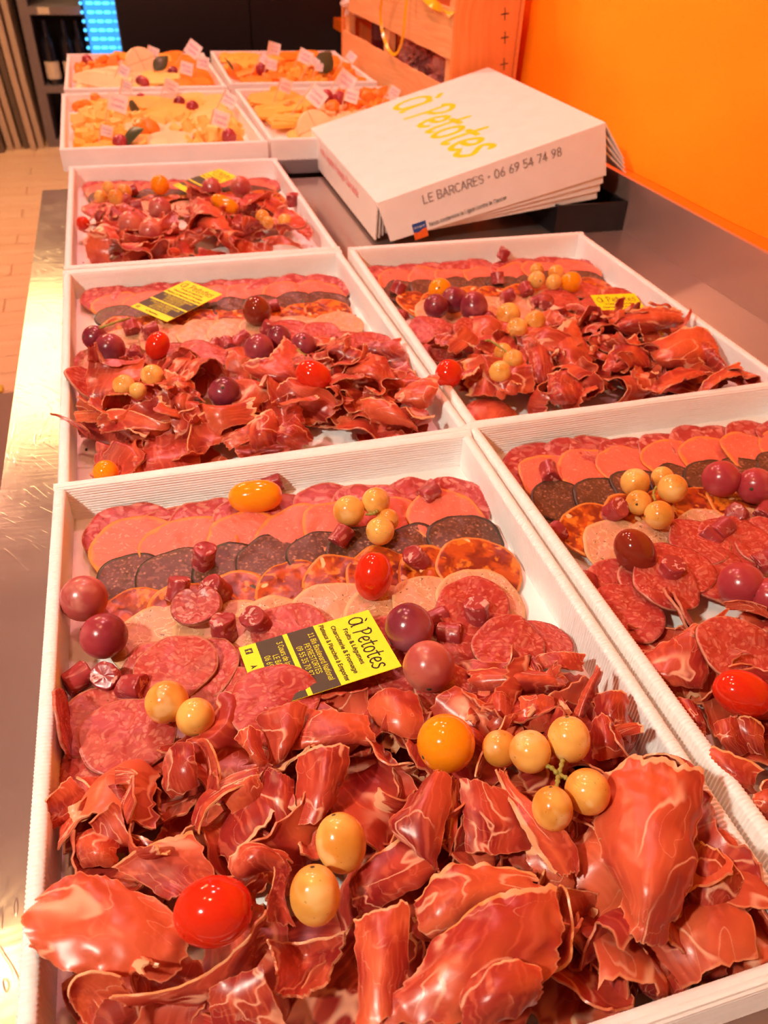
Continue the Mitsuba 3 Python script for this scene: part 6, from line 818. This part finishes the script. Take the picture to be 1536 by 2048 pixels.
for i, (tk, c, w) in enumerate(FLAGS):
    rng = np.random.default_rng(400 + i); c = np.array(c)
    k = thing('cheese_flag', f'white paper price flag on a wooden pick, {ORD[frank[i]]} from left in {TRAY_NAME[tk]}', 'flag', f'paper flags in the {TRAY_NAME[tk]}')
    lean = rng.uniform(0.2, 0.75); tw = rng.uniform(-0.5, 0.5) if w > 0.02 else 1.0
    up = np.array([math.sin(lean), 0.1, math.cos(lean)]); face = np.array([math.sin(tw), -math.cos(tw), 0.95])
    x = np.cross(up, face); x /= np.linalg.norm(x)
    F = frame(c, x, np.cross(x, up)); hw, hh = w * 0.46, w * 0.40
    n = 9; xs = np.linspace(-hw, hw, n); bend = 0.10 * w * (xs / hw) ** 2 * rng.uniform(-1, 1)
    v = np.array([[a, b_, z_ + t_] for t_ in (0, -0.0005) for a, z_ in zip(xs, bend) for b_ in (-hh, hh)])
    f = grid_faces(n, 2); mesh = trimesh.Trimesh(v, np.vstack([f[:, ::-1], f + 2 * n]), process=False)
    put('paper', mesh, 'card_white_m', False, k, M=F)
    m1, m2 = inter(FTEXT[i % 8], 0.008), inter(FTEXT[(i * 3 + 1) % 8].lower(), 0.006)
    fit(m1, -hw * 0.75, hw * 0.65, 0.05 * w, 0.20 * w); fit(m2, -hw * 0.6, hw * 0.7, -0.22 * w, -0.06 * w)
    mm = trimesh.util.concatenate([m1, m2]); mm.vertices[:, 2] += 0.0004 + np.interp(mm.vertices[:, 0], xs, bend)
    put('lettering', mm, 'violet_ink_m', False, k, M=F)
    L = min(0.10, (c[2] - 0.045) / math.cos(lean)) + hh
    s = np.array([[-hw, -L, 0.0], [-hw, hh, 0.0]])
    put('pick', tube(s, 0.0011, 6), 'pick_m', True, k, M=F)
def leaf(c, L, yaw, lab):
    n, m = 16, 9; t = np.linspace(0, 1, n); v = np.linspace(-1, 1, m)
    TT_, V = np.meshgrid(t, v, indexing='ij'); w = 0.30 * L * np.sin(np.pi * TT_ ** 0.8)
    P = np.stack([TT_ * L - L / 2, V * w, 0.12 * L * np.sin(np.pi * TT_) - 0.25 * w * V * V], -1)
    mesh, uv = ham_from_grid(P, 0, np.random.default_rng(1), 0.0006)
    M = trimesh.transformations.translation_matrix(c) @ trimesh.transformations.euler_matrix(0.7, -0.5, yaw, 'sxyz')
    single('leaf', mesh, 'leaf_m', lab, 'leaf', True, M=M)
leaf((0.027, 1.724, 0.078), 0.050, 0.6, 'dark green leaf standing in the middle of the far left cheese tray')
leaf((0.394, 1.705, 0.080), 0.075, 0.9, 'large dark leaf at the right of the far right cheese tray')
leaf((0.172, 1.700, 0.078), 0.042, 2.0, 'dark leaf tip at the left of the far right cheese tray')
leaf((-0.051, 1.338, 0.066), 0.040, 1.6, 'dark curled leaf beside a red grape in the near left cheese tray')
leaf((-0.062, 1.140, 0.062), 0.055, -0.6, 'slender grey-green leaf at the front of the near left cheese tray')
# ------------------------------------------------------------------ crate
cr = thing('wooden_crate', 'pale wooden slatted crate with three pen crosses on its end board', 'crate')
def board(y0, y1, z0, z1, x0, x1, seed):
    n = 30; ys = np.linspace(y0, y1, n); rng = np.random.default_rng(seed)
    top = z1 + 0.0015 * (meshkit.noise(np.c_[ys * 30, ys * 0, ys * 0 + seed]) - 0.5) * 2; bot = z0 + 0.0015 * (meshkit.noise(np.c_[ys * 30, ys * 0 + 5, ys * 0 + seed]) - 0.5) * 2
    poly = Polygon(list(zip(ys, bot)) + list(zip(ys[::-1], top[::-1])))
    m = extrude(poly, x1 - x0)
    m.vertices = m.vertices[:, [2, 0, 1]] + [x0, 0, 0]; return m
for q, (z0, z1) in enumerate(((0.024, 0.110), (0.158, 0.235), (0.275, 0.35))): put('slat', board(1.20, 1.985, z0, z1, 0.508, 0.514, q + 1), 'wood_m', False, cr)
for y0 in (1.205, 1.60, 1.945): put('post', box(0.5145, 0.53, y0, y0 + 0.035, 0.022, 0.35), 'wood_m', False, cr)
put('bottom', box(0.5145, 0.63, 1.21, 1.98, 0.022, 0.030), 'wood_m', False, cr)
eb = put('end_board', box(0.508, 0.626, 1.187, 1.1995, 0.022, 0.36), 'wood_end_m', False, cr)
put('end_board', box(0.508, 0.626, 1.986, 1.998, 0.022, 0.36), 'wood_end_m', False, cr)
put('edge_board', board(1.186, 1.995, 0.03, 0.30, 0.6275, 0.634, 9), 'wood_end_m', False, cr)
for (x, z) in ((0.6066, 0.2297), (0.6118, 0.1941), (0.6160, 0.1525)):
    cross = union_all([LineString([(-0.007, -0.001), (0.007, 0.001)]).buffer(0.0009), LineString([(-0.001, 0.009), (0.001, -0.009)]).buffer(0.0008)])
    m = extrude(cross, 0.0003); m.vertices = np.c_[m.vertices[:, 0] + x - 0.008, 1.1868 - m.vertices[:, 2], m.vertices[:, 1] + z]
    put('pen_cross', m, 'black_ink_m', False, cr)
def blob(c, s, seed, sub=4, amp=0.35, fr=3.0):
    m = trimesh.creation.icosphere(sub); v = m.vertices
    d = 1 + amp * (meshkit.fbm(v * fr + seed * 9, 3, seed) - 0.5) * 2
    return trimesh.Trimesh(v * d[:, None] * s + c, m.faces, process=False)
single('cellophane_bag', blob((0.565, 1.32, 0.105), (0.034, 0.085, 0.055), 3, 5, 0.5, 5.0), 'cellophane_m', 'crumpled cellophane-wrapped bag seen through the near gap of the wooden crate', 'bag', 25)
single('cellophane_bag', blob((0.565, 1.54, 0.115), (0.034, 0.075, 0.050), 5, 5, 0.5, 5.0), 'cellophane_m', 'dark cellophane-wrapped bag seen through the gap behind the yellow ribbon', 'bag', 25)
single('cellophane_bag', blob((0.555, 1.95, 0.19), (0.060, 0.04, 0.050), 8, 5, 0.4, 4.0), 'card_white_m', 'pale crumpled plastic bag sticking out at the far left corner of the crate', 'bag', 25)
jr = thing('dark_jar', 'dark red jar standing in the far end of the wooden crate', 'jar')
m = trimesh.creation.revolve(np.array([(0, 0), (0.030, 0), (0.032, 0.004), (0.032, 0.085), (0.026, 0.10), (0.026, 0.115), (0, 0.115)]), sections=32); m.apply_translation((0.565, 1.80, 0.06)); put('glass', m, 'jar_m', 35, jr)
m = trimesh.creation.revolve(np.array([(0, 0), (0.028, 0), (0.029, 0.002), (0.029, 0.012), (0, 0.013)]), sections=32); m.apply_translation((0.565, 1.80, 0.176)); put('lid', m, 'black_ink_m', 35, jr)
# ribbon: a flat strip following a looping path in front of the crate's slats
def strip(pts, w, lab):
    pts = np.array(pts, float); q = make_interp_spline(np.linspace(0, 1, len(pts)), pts, k=3)(np.linspace(0, 1, 70))
    t = np.gradient(q, axis=0); t /= np.linalg.norm(t, axis=1, keepdims=True)
    tw = np.linspace(0, 5.5, 70); a = np.cross(t, [1, 0, 0]); a /= np.linalg.norm(a, axis=1, keepdims=True); b_ = np.cross(t, a)
    d = (a * np.cos(tw)[:, None] + b_ * np.sin(tw)[:, None]) * w / 2
    P = np.stack([q - d, q - d / 3, q + d / 3, q + d], 1)
    mesh, uv = ham_from_grid(P, 0, np.random.default_rng(1), 0.0004)
    single('gift_ribbon', mesh, 'ribbon_m', lab, 'ribbon', True)
strip([(0.495, 1.42, 0.30), (0.490, 1.56, 0.235), (0.492, 1.585, 0.165), (0.492, 1.50, 0.125), (0.490, 1.43, 0.16), (0.492, 1.42, 0.23), (0.494, 1.38, 0.32)], 0.006, 'shiny yellow gift ribbon hanging in a loop over the slats of the crate')
strip([(0.50, 1.42, 0.26), (0.498, 1.32, 0.238), (0.50, 1.24, 0.232), (0.504, 1.20, 0.226)], 0.014, 'shiny yellow ribbon end lying along the upper slat of the crate')

# ------------------------------------------------------------------ background
bk = thing('black_wall_unit', 'black wall unit behind the far cheese trays', 'cabinet')
put('body', box(-0.04, 0.75, 2.62, 3.1, FZ, 1.2), 'cabinet_m', False, bk)
put('door', box(-0.034, 0.36, 2.605, 2.62, FZ + 0.1, 1.19), 'dark_wall_m', False, bk)
put('door', box(0.365, 0.74, 2.605, 2.62, FZ + 0.1, 1.19), 'dark_wall_m', False, bk)
cb = thing('bottle_cabinet', 'dark open drinks cabinet with steel frame at the far left', 'cabinet')
Y = 5.0
put('post', box(-0.525, -0.475, Y, Y + 0.5, FZ, 1.4), 'frame_m', False, cb)
put('back', box(-0.475, -0.20, Y + 0.45, Y + 0.5, FZ, 1.4), 'cabinet_m', False, cb)
for z in (-0.165, -0.545, -0.83): put('shelf', box(-0.475, -0.205, Y, Y + 0.45, z - 0.018, z + 0.018), 'frame_m', False, cb)
put('price_tag', box(-0.43, -0.37, Y - 0.004, Y, -0.18, -0.148), 'paper_label_m', False, cb)
put('divider', box(-0.205, -0.190, Y, Y + 0.45, FZ, 1.4), 'cabinet_m', False, cb)
BOT = np.array([(0, 0), (0.036, 0), (0.038, 0.004), (0.038, 0.19), (0.034, 0.215), (0.016, 0.245), (0.0145, 0.30), (0.0155, 0.302), (0.0155, 0.315), (0, 0.315)])
for q, (x, z) in enumerate(((-0.415, -0.527), (-0.315, -0.527), (-0.245, -0.527))):
    k = thing('wine_bottle', f'dark wine bottle with a cream label, {ORD[q]} from left on the cabinet shelf', 'bottle', 'wine bottles in the cabinet')
    m = trimesh.creation.revolve(BOT, sections=40); m.apply_translation((x, Y + 0.06, z)); put('glass', m, 'bottle_m', 35, k)
    m = trimesh.creation.revolve(np.array([(0.0382, 0.03), (0.0388, 0.031), (0.0388, 0.115), (0.0382, 0.116)]), sections=40); m.apply_translation((x, Y + 0.06, z)); put('label', m, 'paper_label_m', 35, k)
scene['blue_led_m'] = {'type': 'twosided', 'bsdf': {'type': 'principled', 'base_color': rgb((0.02, 0.10, 0.30)), 'roughness': 0.3}}
lp = thing('blue_light_box', 'blue glowing light box with rows of bright cells beside the drinks cabinet', 'light box')
p_ = put('backing', box(-0.188, -0.005, Y - 0.02, Y, FZ, 1.2), 'blue_led_m', False, lp); scene[p_]['emitter'] = emitter((0.015, 0.16, 0.42), 0.02)
for r_ in range(11):
    for c_ in range(4):
        x, z = -0.155 + c_ * 0.043, -0.335 + r_ * 0.042
        m = bevel_box(0.034, 0.01, 0.012, 0.004); m.apply_translation((x, Y - 0.026, z)); p_ = put('led_cell', m, 'blue_led_m', 30, lp); scene[p_]['emitter'] = emitter((0.10, 0.85, 1.25) if c_ < 3 else (0.06, 0.45, 0.8), 0.01)
ls = thing('blue_light_string', 'thin vertical string of blue lights left of the blue panel', 'light string')
for r_ in range(9):
    m = trimesh.creation.icosphere(2, 0.008); m.apply_translation((-0.200, Y - 0.03, -0.335 + r_ * 0.042)); p_ = put('bead', m, 'blue_led_m', True, ls); scene[p_]['emitter'] = emitter((0.08, 0.6, 1.2), 0.01)
cs = np.linspace(-1.05, -0.56, 12)
for q, x in enumerate(cs):
    rng = np.random.default_rng(60 + q)
    m = box(-0.015, 0.015, 0, 0.35, 0, 1.5 + rng.uniform(-0.1, 0.1)); m = m.subdivide().subdivide()
    m.vertices[:, 0] += 0.010 * np.sin(m.vertices[:, 2] * 3 + q * 0.3); m.apply_transform(trimesh.transformations.rotation_matrix(-0.03 + rng.uniform(-0.004, 0.004), [0, 1, 0])); m.apply_translation((x, 4.95 + rng.uniform(-0.05, 0.05), FZ))
    single('cardboard_sheet', m, 'cardboard_m' if q % 3 else 'cardboard_dark_m', f'tall flattened cardboard sheet standing on edge, {ORD[q]} from left at far left', 'cardboard', 30, group='flattened cardboard sheets on edge')
single('yellow_floor_strip', box(-0.75, -0.555, 2.02, 2.06, FZ, FZ + 0.012), 'yellow_strip_m', 'yellow edge strip on the floor left of the counter', 'floor strip')
single('floor_mat', box(-0.95, -0.50, 1.35, 2.015, FZ, FZ + 0.008), 'mat_m', 'dull reddish floor mat left of the counter', 'mat')
for k in [k for k in scene if k.startswith('floor__')] : pass
